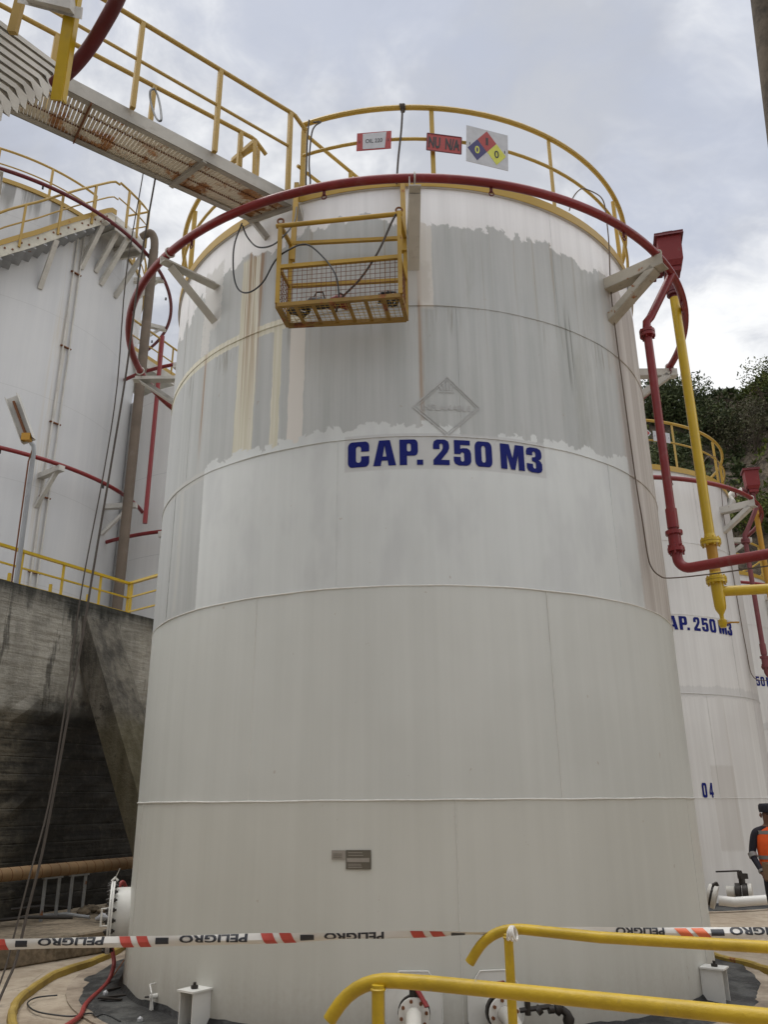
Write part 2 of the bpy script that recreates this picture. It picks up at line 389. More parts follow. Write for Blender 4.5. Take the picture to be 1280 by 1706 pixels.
def big_tank_mat(name, seed, seamz, ca=(.51, .515, .52), cb=(.58, .58, .575)):
    m, nt, b = newmat(name); x, y, z = nt.sep(nt.obj())
    T = nt.m('ARCTAN2', x, y*-1.0)*57.29578; s = T*.084+seed
    st1 = nt.noise(nt.xyz(s*3.0, seed, z*.1), 1, 5, .6); cl = nt.noise(nt.xyz(s*.5, 1., z*.4), 1, 3, .5)
    c = nt.mix(nt.ss(st1*.5+cl*.5, .35, .65), ca, cb)
    stain = nt.band(T, 51.5, 57.5, 1.5)*nt.ss(nt.noise(nt.xyz(s*9.0, 5., z*.3), 1, 4, .6), .42, .62)
    c = nt.mix(stain*.5, c, (.50, .44, .34))
    sm = V(nt, nt.m('FRACT', z*.4+seamz).s); c = nt.mix(nt.ss(sm, .012, .0)*.5, c, (.38, .38, .37))
    top = nt.ss(z+(st1-.5)*2.2, 12.35, 13.1); c = nt.mix(top*nt.ss(st1, .5, .6)*.7, c, (.12, .115, .10))
    nt.put(b.inputs['Base Color'], c); b.inputs['Roughness'].default_value = .55
    bump(nt, b, cl, .2, .05)
    return m
M['big_tank'] = big_tank_mat('big_tank_paint', 1.3, .15)
M['mid_tank'] = big_tank_mat('mid_tank_paint', 6.1, .55, (.66, .65, .625), (.74, .73, .70))

def ground_mat():
    m, nt, b = newmat('dusty_concrete'); p = nt.obj()
    n1 = nt.noise(p, .7, 5, .6); n2 = nt.noise(p, 5, 6, .65); n3 = nt.noise(p, 45, 3, .6)
    c = nt.mix(nt.ss(n1*.6+n2*.4, .35, .65), (.24, .185, .13), (.46, .385, .295))
    c = nt.mix(nt.ss(n2, .56, .70)*.6, c, (.12, .10, .08))
    c = nt.mix(nt.ss(n3, .6, .8)*.4, c, (.45, .39, .31))
    v = nt.n.new('ShaderNodeTexVoronoi'); v.feature = 'DISTANCE_TO_EDGE'; v.inputs['Scale'].default_value = .55
    nt.put(v.inputs['Vector'], nt.scalecol(p, 1.0)); ck = nt.ss(V(nt, v.outputs[0])+n2*.02, .012, .020, 1., 0.)
    c = nt.mix(ck*nt.ss(n1, .5, .6)*.35, c, (.08, .065, .05))
    nt.put(b.inputs['Base Color'], c); b.inputs['Roughness'].default_value = .9
    bump(nt, b, n2+n3*.2, .5, .02); return m
M['ground'] = ground_mat()
def tar_mat():
    m, nt, b = newmat('tar_coat'); p = nt.obj(); n = nt.noise(p, 3.2, 6, .65); n2 = nt.noise(p, 22, 4, .6)
    c = nt.mix(nt.ss(n, .40, .60), (.012, .012, .012), (.065, .066, .062)); c = nt.mix(nt.ss(n2, .58, .72)*.6, c, (.13, .12, .105))
    x, y, z = nt.sep(p); c = nt.mix(nt.ss(z, .034, .045), c, (.010, .010, .010))
    nt.put(b.inputs['Base Color'], c); nt.put(b.inputs['Roughness'], n2*.5+.35); bump(nt, b, n+n2*.5, .7, .03); return m
M['tar'] = tar_mat()
def pad_mat():
    m, nt, b = newmat('tank_pad_concrete'); p = nt.obj(); n1 = nt.noise(p, 1.6, 6, .65); n2 = nt.noise(p, 14, 5, .6)
    c = nt.mix(nt.ss(n1, .35, .65), (.22, .17, .125), (.42, .35, .27)); c = nt.mix(nt.ss(n2, .5, .75)*.5, c, (.13, .11, .09))
    nt.put(b.inputs['Base Color'], c); b.inputs['Roughness'].default_value = .92; bump(nt, b, n1+n2*.4, .5, .02); return m
M['pad'] = pad_mat()
def wall_mat():
    m, nt, b = newmat('stained_retaining_wall'); p = nt.obj(); u, y, z = nt.sep(p)
    n1 = nt.noise(p, 1.4, 6, .65); n2 = nt.noise(p, 9, 5, .65); vs = nt.noise(nt.xyz(u*3.2, 1., z*.35), 1, 5, .65)
    up = nt.mix(nt.ss(n1*.5+vs*.5, .36, .64), (.25, .235, .20), (.48, .45, .39))
    rn = nt.ss(vs+(n2-.5)*.12, .55, .63); up = nt.mix(rn*.75, up, (.028, .026, .02))
    up = nt.mix(nt.ss(z+(n1-.5)*.7+(vs-.5)*1.0, 4.45, 4.85)*.92, up, (.022, .023, .019))
    hz = nt.noise(nt.xyz(u*.9, 2., z*9.0), 1, 4, .6)
    lo = nt.mix(nt.ss(hz*.6+n2*.4, .36, .62), (.035, .031, .024), (.155, .135, .10))
    blk = nt.band(u+(n1-.5)*.9, .75, 4.6, .35)*nt.ss(z+(n2-.5)*.5, 3.1, 3.5, 1., 0.)
    lo = nt.mix(blk*.85, lo, nt.mix(nt.ss(n2, .55, .75)*.6, (.010, .009, .008), (.06, .052, .042)))
    c = nt.mix(nt.ss(z+(n1-.5)*.25, 2.95, 3.1), lo, up); c = nt.mix(blk*.8, c, lo)
    nt.put(b.inputs['Base Color'], c); b.inputs['Roughness'].default_value = .93
    fr = nt.m('FRACT', z*4.2); pl = nt.ss(V(nt, fr.s), .0, .07)*nt.ss(V(nt, fr.s), .93, 1., 1., 0.)*nt.ss(z, 2.9, 3.1, 1., 0.)
    bump(nt, b, n2*.6+hz*1.1+n1*.4+pl*.3, .6, .05); return m
M['wall'] = wall_mat()
def buttress_mat():
    m, nt, b = newmat('stained_buttress'); p = nt.obj(); x, y, z = nt.sep(p); n = nt.noise(p, 1.6, 6, .68); n2 = nt.noise(p, 10, 5, .65); vs = nt.noise(nt.xyz(x*4.0, y*4.0, z*.5), 1, 5, .65)
    c = nt.mix(nt.ss(n*.5+vs*.5, .38, .62), (.045, .040, .032), (.19, .17, .135))
    c = nt.mix(nt.ss(z+(n-.5)*.8, 3.2, 2.7)*.6, c, nt.mix(n2, (.06, .05, .022), (.15, .125, .06)))
    c = nt.mix(nt.ss(n*.6+n2*.4, .56, .64)*.8, c, (.014, .013, .010))
    nt.put(b.inputs['Base Color'], c); b.inputs['Roughness'].default_value = .93; bump(nt, b, n+n2*.5, .7, .05); return m
M['buttress'] = buttress_mat()
def slab_mat(name, a, bcol):
    m, nt, b = newmat(name); p = nt.obj(); n = nt.noise(p, 2.2, 6, .65); n2 = nt.noise(p, 18, 4, .6)
    nt.put(b.inputs['Base Color'], nt.mix(nt.ss(n*.7+n2*.3, .36, .64), a, bcol)); b.inputs['Roughness'].default_value = .92
    bump(nt, b, n+n2*.3, .5, .03); return m
M['slab'] = slab_mat('ledge_concrete', (.12, .095, .065), (.30, .24, .17))
M['strut'] = slab_mat('strut_concrete', (.055, .048, .034), (.125, .11, .08))
M['terrace'] = slab_mat('terrace_ground', (.14, .12, .10), (.25, .22, .18))
def hill_mat():
    m, nt, b = newmat('rocky_slope'); p = nt.obj(); n = nt.noise(p, .35, 7, .65); n2 = nt.noise(p, 1.9, 6, .7); n3 = nt.noise(p, .12, 4, .6)
    c = nt.mix(nt.ss(n2, .36, .66), (.055, .042, .030), (.19, .15, .105))
    c = nt.mix(nt.ss(n*.6+n2*.4, .60, .68), c, (.24, .21, .17))
    c = nt.mix(nt.ss(n*.5+n3*.5, .49, .60)*.8, c, nt.mix(n2, (.022, .034, .012), (.075, .09, .035)))
    nt.put(b.inputs['Base Color'], c); b.inputs['Roughness'].default_value = .95
    bump(nt, b, n2+n, .9, .5); return m
M['hill'] = hill_mat()
def leaf_mat(name, a, bcol, cc):
    m, nt, b = newmat(name); p = nt.obj(); n = nt.noise(p, 1.1, 4, .6); n2 = nt.noise(p, 9, 2, .5)
    c = nt.mix(nt.ss(n, .35, .65), a, bcol); c = nt.mix(nt.ss(n2, .55, .7)*.6, c, cc)
    nt.put(b.inputs['Base Color'], c); b.inputs['Roughness'].default_value = .7
    b.inputs['Specular IOR Level'].default_value = .25; return m
M['leaf_dark'] = leaf_mat('dark_leaves', (.030, .044, .018), (.075, .095, .035), (.14, .135, .055))
M['leaf_yel'] = leaf_mat('yellow_green_leaves', (.04, .06, .014), (.10, .12, .025), (.20, .17, .03))
M['leaf_dry'] = leaf_mat('dry_leaves', (.045, .038, .025), (.085, .085, .04), (.06, .09, .03))
def tape_mat():
    m, nt, b = newmat('plastic_tape'); n = nt.noise(nt.obj(), 6, 3, .5)
    nt.put(b.inputs['Base Color'], nt.mix(n, (.60, .58, .54), (.78, .76, .72))); b.inputs['Roughness'].default_value = .28; return m
M['tape'] = tape_mat()
M['tape_red'] = flat('tape_red', (.50, .07, .05), .35)
M['tape_black'] = flat('tape_black', (.03, .032, .04), .4)
M['tape_orange'] = flat('tape_orange', (.75, .16, .06), .35)

# ------------------------------------------------------------------ lettering
def arc(cx, cy, r, a0, a1, n=6):
    return [(cx+r*math.cos(R(a0+(a1-a0)*i/n)), cy+r*math.sin(R(a0+(a1-a0)*i/n))) for i in range(n+1)]
def rrect(x0, y0, x1, y1, r):
    return arc(x1-r, y1-r, r, 0, 90)+arc(x0+r, y1-r, r, 90, 180)+arc(x0+r, y0+r, r, 180, 270)+arc(x1-r, y0+r, r, 270, 360)
GL = {
 'C': [rrect(0, 0, 1, 1, .2), rrect(.38, .18, .62, .82, .11), [(.62, .42), (1, .42), (1, .60), (.62, .60)]],
 'A': [[(0, 0), (.33, 0), (.37, .2), (.63, .2), (.67, 0), (1, 0), (.74, 1), (.26, 1)], [(.42, .36), (.58, .36), (.5, .80)]],
 'P': [[(0, 0), (.40, 0), (.40, .36), (.70, .36)]+arc(.8, .56, .2, -90, 0)+arc(.8, .8, .2, 0, 90)+[(0, 1)], rrect(.40, .53, .62, .84, .08)],
 '.': [[(0, 0), (1, 0), (1, .2), (0, .2)]],
 '2': [[(0, .62)]+[(0, .80), (.06, .93), (.25, 1), (.75, 1), (.94, .93), (1, .80), (1, .66), (.9, .52), (.48, .2), (1, .2), (1, 0), (0, 0), (0, .19), (.52, .56), (.6, .66), (.6, .80), (.5, .85), (.4, .80), (.4, .62)]],
 '5': [[(.04, 1), (.96, 1), (.96, .81), (.40, .81), (.40, .66), (.52, .69), (.78, .69), (.94, .62), (1, .5), (1, .18), (.92, .06), (.72, 0), (.28, 0), (.08, .06), (0, .18), (0, .34), (.4, .34), (.4, .2), (.5, .15), (.6, .2), (.6, .48), (.5, .53), (.4, .48), (.4, .45), (.04, .45)]],
 '0': [rrect(0, 0, 1, 1, .24), rrect(.38, .17, .62, .83, .11)],
 'M': [[(0, 0), (0, 1), (.37, 1), (.5, .45), (.63, 1), (1, 1), (1, 0), (.74, 0), (.74, .60), (.59, 0), (.41, 0), (.26, .60), (.26, 0)]],
 '3': [[(0, .68), (0, .84), (.08, .95), (.28, 1), (.72, 1), (.92, .95), (1, .84), (1, .66), (.93, .56), (.78, .52), (.93, .46), (1, .37), (1, .16), (.92, .05), (.72, 0), (.28, 0), (.08, .05), (0, .16), (0, .34), (.4, .34), (.4, .2), (.5, .15), (.6, .2), (.6, .38), (.53, .43), (.36, .44), (.36, .6), (.53, .61), (.6, .66), (.6, .8), (.5, .85), (.4, .8), (.4, .68)]],
 '4': [[(.45, 1), (.82, 1), (.82, .36), (1, .36), (1, .19), (.82, .19), (.82, 0), (.45, 0), (.45, .19), (0, .19), (0, .36)], [(.28, .36), (.45, .36), (.45, .74)]],
}
def fill(polys, rows=40, maxw=.08):
    """even-odd fill of 2-D outlines with trapezoids"""
    ys = sorted(set([round(p[1], 5) for q in polys for p in q]+[i/rows for i in range(rows+1)]))
    vs, fs = [], []
    def cross(y):
        xs = []
        for q in polys:
            for i in range(len(q)):
                (x0, y0), (x1, y1) = q[i], q[(i+1) % len(q)]
                if (y0 > y) != (y1 > y): xs.append(x0+(x1-x0)*(y-y0)/(y1-y0))
        return sorted(xs)
    for a, b in zip(ys[:-1], ys[1:]):
        if b-a < 1e-4: continue
        e = (b-a)*.01; A, B = cross(a+e), cross(b-e)
        if len(A) != len(B): A = B = cross((a+b)/2)
        for i in range(0, len(A)-1, 2):
            n = max(1, int((A[i+1]-A[i])/.25))
            for k in range(n):
                o = len(vs); t0, t1 = k/n, (k+1)/n
                vs += [(A[i]+(A[i+1]-A[i])*t0, a), (A[i]+(A[i+1]-A[i])*t1, a), (B[i]+(B[i+1]-B[i])*t1, b), (B[i]+(B[i+1]-B[i])*t0, b)]
                fs.append((o, o+1, o+2, o+3))
    return vs, fs
def font2d(text, height=1., bold=.0, width=None):
    cu = bpy.data.curves.new('t', 'FONT'); cu.body = text; cu.size = 1; cu.offset = bold; cu.resolution_u = 3
    cu.align_x = 'LEFT'; o = bpy.data.objects.new('t', cu); COL.objects.link(o)
    bpy.context.view_layer.update(); dg = bpy.context.evaluated_depsgraph_get()
    me = o.evaluated_get(dg).to_mesh(); vs = [(v.co.x, v.co.y) for v in me.vertices]; fs = [tuple(p.vertices) for p in me.polygons]
    o.evaluated_get(dg).to_mesh_clear(); bpy.data.objects.remove(o); bpy.data.curves.remove(cu)
    x0 = min(v[0] for v in vs); x1 = max(v[0] for v in vs); y0 = min(v[1] for v in vs); y1 = max(v[1] for v in vs)
    sx = (width/(x1-x0)) if width else height/(y1-y0); sy = height/(y1-y0)
    return [((v[0]-(x0+x1)/2)*sx, (v[1]-(y0+y1)/2)*sy) for v in vs], fs
def subdiv2(vs, fs, n):
    bm = bmesh.new(); B = [bm.verts.new((x, y, 0)) for x, y in vs]
    for f in fs:
        try: bm.faces.new([B[i] for i in f])
        except ValueError: pass
    bmesh.ops.triangulate(bm, faces=bm.faces[:])
    for _ in range(n):
        es = [e for e in bm.edges if e.calc_length() > .12]
        if es: bmesh.ops.subdivide_edges(bm, edges=es, cuts=1); bmesh.ops.triangulate(bm, faces=bm.faces[:])
    bm.verts.index_update(); v = [(q.co.x, q.co.y) for q in bm.verts]; f = [tuple(q.index for q in g_.verts) for g_ in bm.faces]; bm.free(); return v, f
def flatmap(mb, vf, c, ex, ey, n, off=.003, scale=1.):
    vs, fs = vf; c, ex, ey, n = Vector(c), Vector(ex), Vector(ey), Vector(n)
    return mb.add([c+ex*(x*scale)+ey*(y*scale)+n*off for x, y in vs], fs)
def cylmap(mb, vf, T0, T1, z0, z1, r, slope=0.):
    vs, fs = vf; P = []
    for x, y in vs:
        a = R(T0+(T1-T0)*x); P.append((r*math.sin(a), -r*math.cos(a), z0+(z1-z0)*y))
    return mb.add(P, fs)
def pol(T, r, z): a = R(T); return Vector((r*math.sin(a), -r*math.cos(a), z))

# ------------------------------------------------------------------ setting: ground, tank pad, terrace, hill
C0 = Vector((.3134, 10.1222, 0)); ROWV = Vector((4.365, 7.863, 0))
g = MB(); 
GX = sorted(set([-160, -60, -25, 60, 160, 400]+[x*.8-14 for x in range(40)])); GY = sorted(set([-60, -20, 60, 150, 400]+[y*.8-2 for y in range(40)]))
for x in GX:
    for y in GY: g.v.append((x, y, 0.0))
ny = len(GY)
for i in range(len(GX)-1):
    for j in range(ny-1): g.f.append((i*ny+j, (i+1)*ny+j, (i+1)*ny+j+1, i*ny+j+1)); g.mi.append(0)
tag(g.build('ground', M['ground']), kind='structure')
for i in range(4):
    p = MB(); p.ringband(0.02, 3.62, .004, .016, n=72); o = p.build('tank_pad', M['pad'], loc=(0, 0, 0)); o.location = C0+ROWV*i; tag(o, kind='structure')

A0 = Vector((-5.69, 11.69, 0)); WD = Vector((.4583, .8888, 0)); WN = Vector((.8888, -.4583, 0)); WTOP = 4.87
wrz = math.atan2(WD.y, WD.x)
# terrace ground behind the wall
t = MB(); q = [A0-WD*9-WN*.35, A0+WD*60-WN*.35, A0+WD*60-WN*70, A0-WD*9-WN*70]
t.add([Vector((p.x, p.y, WTOP-.12)) for p in q]+[Vector((p.x, p.y, -.3)) for p in q], [(0, 1, 2, 3), (0, 1, 5, 4), (1, 2, 6, 5), (2, 3, 7, 6), (3, 0, 4, 7)])
tag(t.build('terrace', M['terrace']), kind='structure')
# wall, as a grid with slight waviness and board marks
wb = MB(); rnd = random.Random(3); U0, U1, NU, NZ = -9., 60., 276, 24
hs = [[WTOP*j/NZ for j in range(NZ+1)] for i in range(NU+1)]
off = np.random.RandomState(4).rand(NU+1, NZ+1)*.035
for i in range(NU+1):
    for j in range(NZ+1):
        z = WTOP*j/NZ; o_ = -off[i, j]*(1.6 if z < 3.05 else .5)-(.0 if z > 3.05 else .0)+(.05 if z < 3.0 else 0)
        wb.v.append((U0+(U1-U0)*i/NU, o_, z))
for i in range(NU):
    for j in range(NZ): a = i*(NZ+1)+j; wb.f.append((a, a+NZ+1, a+NZ+2, a+1)); wb.mi.append(0)
# local y axis points away from camera side: front face at y~0, thickness to +y
for i in range(NU+1): wb.v.append((U0+(U1-U0)*i/NU, .35, WTOP-.01+.012*math.sin(i*1.7)))
base = (NU+1)*(NZ+1)
for i in range(NU): wb.f.append((i*(NZ+1)+NZ, (i+1)*(NZ+1)+NZ, base+i+1, base+i)); wb.mi.append(0)
wo = wb.build('retaining_wall', M['wall']); wo.location = A0; wo.rotation_euler.z = wrz
tag(wo, 'tall grey concrete retaining wall with black damp stains behind the big tank', 'wall')
def W(u, out, z): return A0+WD*u+WN*out+Vector((0, 0, z))
# sloping buttress
b_ = MB(); ta, tb = hd(143, 1025, 13.95), hd(196, 1040, 14.35); ba, bb = hd(232, 1330, 13.2), hd(282, 1330, 13.5)
def ext(p, q): k = (p.z-0.)/(p.z-q.z); return p+(q-p)*k
ba, bb = ext(ta, ba), ext(tb, bb)
dep = -WN*.5
b_.prism([ta, tb, tb+dep, ta+dep], (0, 0, 0.0)) if False else None
b_.add([ta, tb, bb, ba, ta-WN*.45, tb-WN*.45, bb-WN*.45, ba-WN*.45], [(0, 1, 2, 3), (7, 6, 5, 4), (0, 3, 7, 4), (1, 5, 6, 2), (0, 4, 5, 1), (3, 2, 6, 7)])
o = b_.build('wall_buttress', M['buttress'], loc=(bb+ba)/2); tag(o, 'sloping olive grey concrete buttress leaning on the retaining wall', 'buttress')
# ledge slab at the wall foot
s_ = MB(); f0 = Vector((-4.28, 10.12, 0)); f1 = Vector((-3.40, 11.335, 0)); fd = (f1-f0).normalized()
a, c = f0-fd*6, f1+fd*1.0
e1 = W(1.9, .05, 0); s_.prism([a, c, W(4.2, .06, 0), W(-9, .06, 0)], (0, 0, .26))
o = s_.build('concrete_ledge', M['slab'], loc=(f0+f1)/2, bevel=.02); tag(o, 'low light brown concrete ledge along the foot of the stained wall', 'ledge')

# hill
HA = [(-30, 0), (2, 4), (8, 14), (12, 20.5), (16, 23.2), (19.5, 24.9), (21, 25.3), (25, 25.2), (26.3, 24.6), (28, 25.7), (34, 27.5), (48, 30), (75, 26), (100, 8)]
def ridge(az): return float(np.interp(az, [h[0] for h in HA], [h[1] for h in HA]))
rs_ = np.random.RandomState(11)
def vnoise(shape_seed, xs, ys):
    r = np.random.RandomState(shape_seed).rand(64, 64); xi = np.floor(xs).astype(int); yi = np.floor(ys).astype(int)
    fx = xs-xi; fy = ys-yi; fx = fx*fx*(3-2*fx); fy = fy*fy*(3-2*fy); g_ = lambda a, b: r[a % 64, b % 64]
    return (g_(xi, yi)*(1-fx)+g_(xi+1, yi)*fx)*(1-fy)+(g_(xi, yi+1)*(1-fx)+g_(xi+1, yi+1)*fx)*fy
HN, HM = 240, 110
AZ = np.linspace(-28, 98, HN); DD = np.concatenate([np.linspace(34, 53, 80), np.linspace(54, 160, 30)])
def hz(az, D):
    az = np.asarray(az, float); D = np.asarray(D, float)
    rz = np.interp(az, [h[0] for h in HA], [h[1] for h in HA])
    x = az*.8; n = vnoise(1, x*.35+20, D*.35)*2.6+vnoise(2, x*.9+20, D*.9)*1.1+vnoise(3, x*2.5+40, D*2.5)*.45
    t = np.clip((D-35.0-vnoise(5, x*.2+9, D*0)*2)/(14.0), 0, 1); t = t**.85
    return rz*t + np.clip(D-50, 0, 200)*.10 + (n-2.0)*np.clip(t*6, 0, 1)*np.clip(rz/10, 0, 1)*.8 - .15
hb = MB()
for i, a in enumerate(AZ):
    zz = hz(np.full(HM, a), DD)
    for j, D in enumerate(DD): hb.v.append((D*math.sin(R(a)), D*math.cos(R(a)), float(zz[j])))
for i in range(HN-1):
    for j in range(HM-1): hb.f.append((i*HM+j, (i+1)*HM+j, (i+1)*HM+j+1, i*HM+j+1)); hb.mi.append(0)
tag(hb.build('hillside', M['hill'], smooth=True), kind='structure')

# ------------------------------------------------------------------ vegetation
def leaf_mesh(name, n, rx, ry, rz_, size, seed, lobes=5, flat_=.0):
    r = np.random.RandomState(seed); mb = MB()
    ls = [(r.uniform(-.55, .55)*rx, r.uniform(-.55, .55)*ry, r.uniform(.35, .8)*rz_, r.uniform(.3, .55)) for _ in range(lobes)]
    for _ in range(n):
        lx, ly, lz, lr = ls[r.randint(lobes)]
        v = r.normal(size=3); v /= np.linalg.norm(v)+1e-9; q = r.rand()**.45
        c = np.array([lx+v[0]*rx*lr*q, ly+v[1]*ry*lr*q, max(.02, lz+v[2]*rz_*lr*1.1*q)])
        s = size*r.uniform(.5, 1.3); a = r.normal(size=3); a /= np.linalg.norm(a); b2 = np.cross(a, r.normal(size=3)); b2 /= np.linalg.norm(b2)+1e-9
        mb.add([c-a*s*.9, c-b2*s*.35, c+a*s*.9, c+b2*s*.35], [(0, 1, 2, 3)])
    return mb
def shrub(kind, az, D, rx, h, label, mat, n, size, seed, dense=5, z=None):
    P = Vector((D*math.sin(R(az)), D*math.cos(R(az)), float(hz(az, D))-.35 if z is None else z))
    t_ = thing(kind, label, 'shrub', P, 'shrubs on the hillside')
    leaf_mesh('foliage', n, rx, rx, h, size, seed, dense).build('foliage', M[mat], t_)
    st = MB()
    r = random.Random(seed)
    for k in range(5):
        a = r.uniform(0, 6.28); q = Vector((math.cos(a)*rx*.4, math.sin(a)*rx*.4, h*.55))
        st.tube([(0, 0, -.3), q*.5+Vector((0, 0, h*.1)), q], [.07, .05, .02], 5)
    st.build('stem', M['bark'], t_)
    return t_
shr = [
 ('leafy_shrub', 16.6, 49, 2.6, 2.2, 'bright yellow green bush just right of the tall tank, on the skyline', 'leaf_yel', 4420, 0.120),
 ('leafy_shrub', 17.8, 48.6, 2.0, 1.7, 'small pale green bush between the red and yellow standpipes', 'leaf_yel', 3230, 0.120),
 ('leafy_shrub', 19.9, 49, 2.6, 3.0, 'dark bushy shrub right of the yellow standpipe, crowning the ridge', 'leaf_dark', 6120, 0.128),
 ('leafy_shrub', 21.5, 49.2, 2.7, 3.2, 'highest dark green shrub on the ridge with spiky top leaves', 'leaf_dark', 6460, 0.128),
 ('leafy_shrub', 23.4, 49, 2.2, 2.3, 'dark shrub below the dip of the skyline', 'leaf_dark', 5100, 0.120),
 ('dry_shrub', 26.3, 48, 2.6, 3.4, 'thin twiggy grey green shrub at the top right of the hill', 'leaf_dry', 4760, 0.098),
 ('leafy_shrub', 27.8, 49, 2.4, 3.0, 'green shrub at the right edge of the hilltop', 'leaf_yel', 4250, 0.112),
 ('leafy_shrub', 20.6, 45.5, 2.4, 2.4, 'dark shrub clump on the slope beneath the highest shrub', 'leaf_dark', 5100, 0.120),
 ('leafy_shrub', 22.6, 44.8, 2.3, 2.3, 'dark shrub clump halfway down the slope above the yellow rail', 'leaf_dark', 5100, 0.120),
 ('leafy_shrub', 18.6, 45.8, 2.0, 1.8, 'small dark shrub on the slope behind the yellow standpipe', 'leaf_dark', 3740, 0.112),
 ('leafy_shrub', 25.4, 43.6, 2.4, 2.4, 'broad green shrub on the right side of the slope', 'leaf_yel', 4420, 0.112),
 ('leafy_shrub', 24.4, 39.8, 2.0, 2.2, 'low green shrub at the slope foot behind the faded red riser', 'leaf_dark', 4080, 0.098),
 ('leafy_shrub', 26.2, 39.0, 2.2, 2.4, 'green shrub at the slope foot by the right edge of the view', 'leaf_yel', 4080, 0.098),
]
for i, s_ in enumerate(shr): shrub(s_[0], s_[1], s_[2], s_[3], s_[4], s_[5], s_[6], s_[7], s_[8], 50+i, 9)
# spiky stems on the highest shrub
gc = MB(); r = np.random.RandomState(9)
def tuft(mb, P, s, r):
    for k in range(5):
        a = r.normal(size=3); a[2] = abs(a[2])*.8+.15; a /= np.linalg.norm(a); b2 = np.cross(a, r.normal(size=3)); b2 /= np.linalg.norm(b2)+1e-9
        q = s*r.uniform(.5, 1.2); mb.add([P-b2*q*.12, P+a*q*.5-b2*q*.22, P+a*q, P+a*q*.5+b2*q*.22], [(0, 1, 2, 3)])
azs = r.uniform(9, 34, 15000); Ds = 36+r.rand(15000)**.8*15
keep = vnoise(21, azs*.8+3, Ds*.45)+vnoise(22, azs*2.1+3, Ds*1.1)*.5+(Ds-36)/14*.55-r.rand(15000)*.35 > 1.08
azs, Ds = azs[keep], Ds[keep]; zs = hz(azs, Ds)
for a, D, z in zip(azs, Ds, zs):
    tuft(gc, np.array([D*math.sin(R(a)), D*math.cos(R(a)), z]), r.uniform(.18, .55), r)
tag(gc.build('hillside_weeds', M['leaf_dark']), 'dark weeds and low ground cover over the rocky slope', 'ground cover', kind='stuff')
gy = MB(); azs = r.uniform(9, 34, 3200); Ds = 36+r.rand(3200)*14; kp = vnoise(31, azs*.6+13, Ds*.5) > .6; zs = hz(azs, Ds)
for a, D, z in zip(azs[kp], Ds[kp], zs[kp]): tuft(gy, np.array([D*math.sin(R(a)), D*math.cos(R(a)), z]), r.uniform(.15, .45), r)
tag(gy.build('hillside_grass', M['leaf_yel']), 'yellowish grass tufts scattered over the rocky slope', 'grass', kind='stuff')

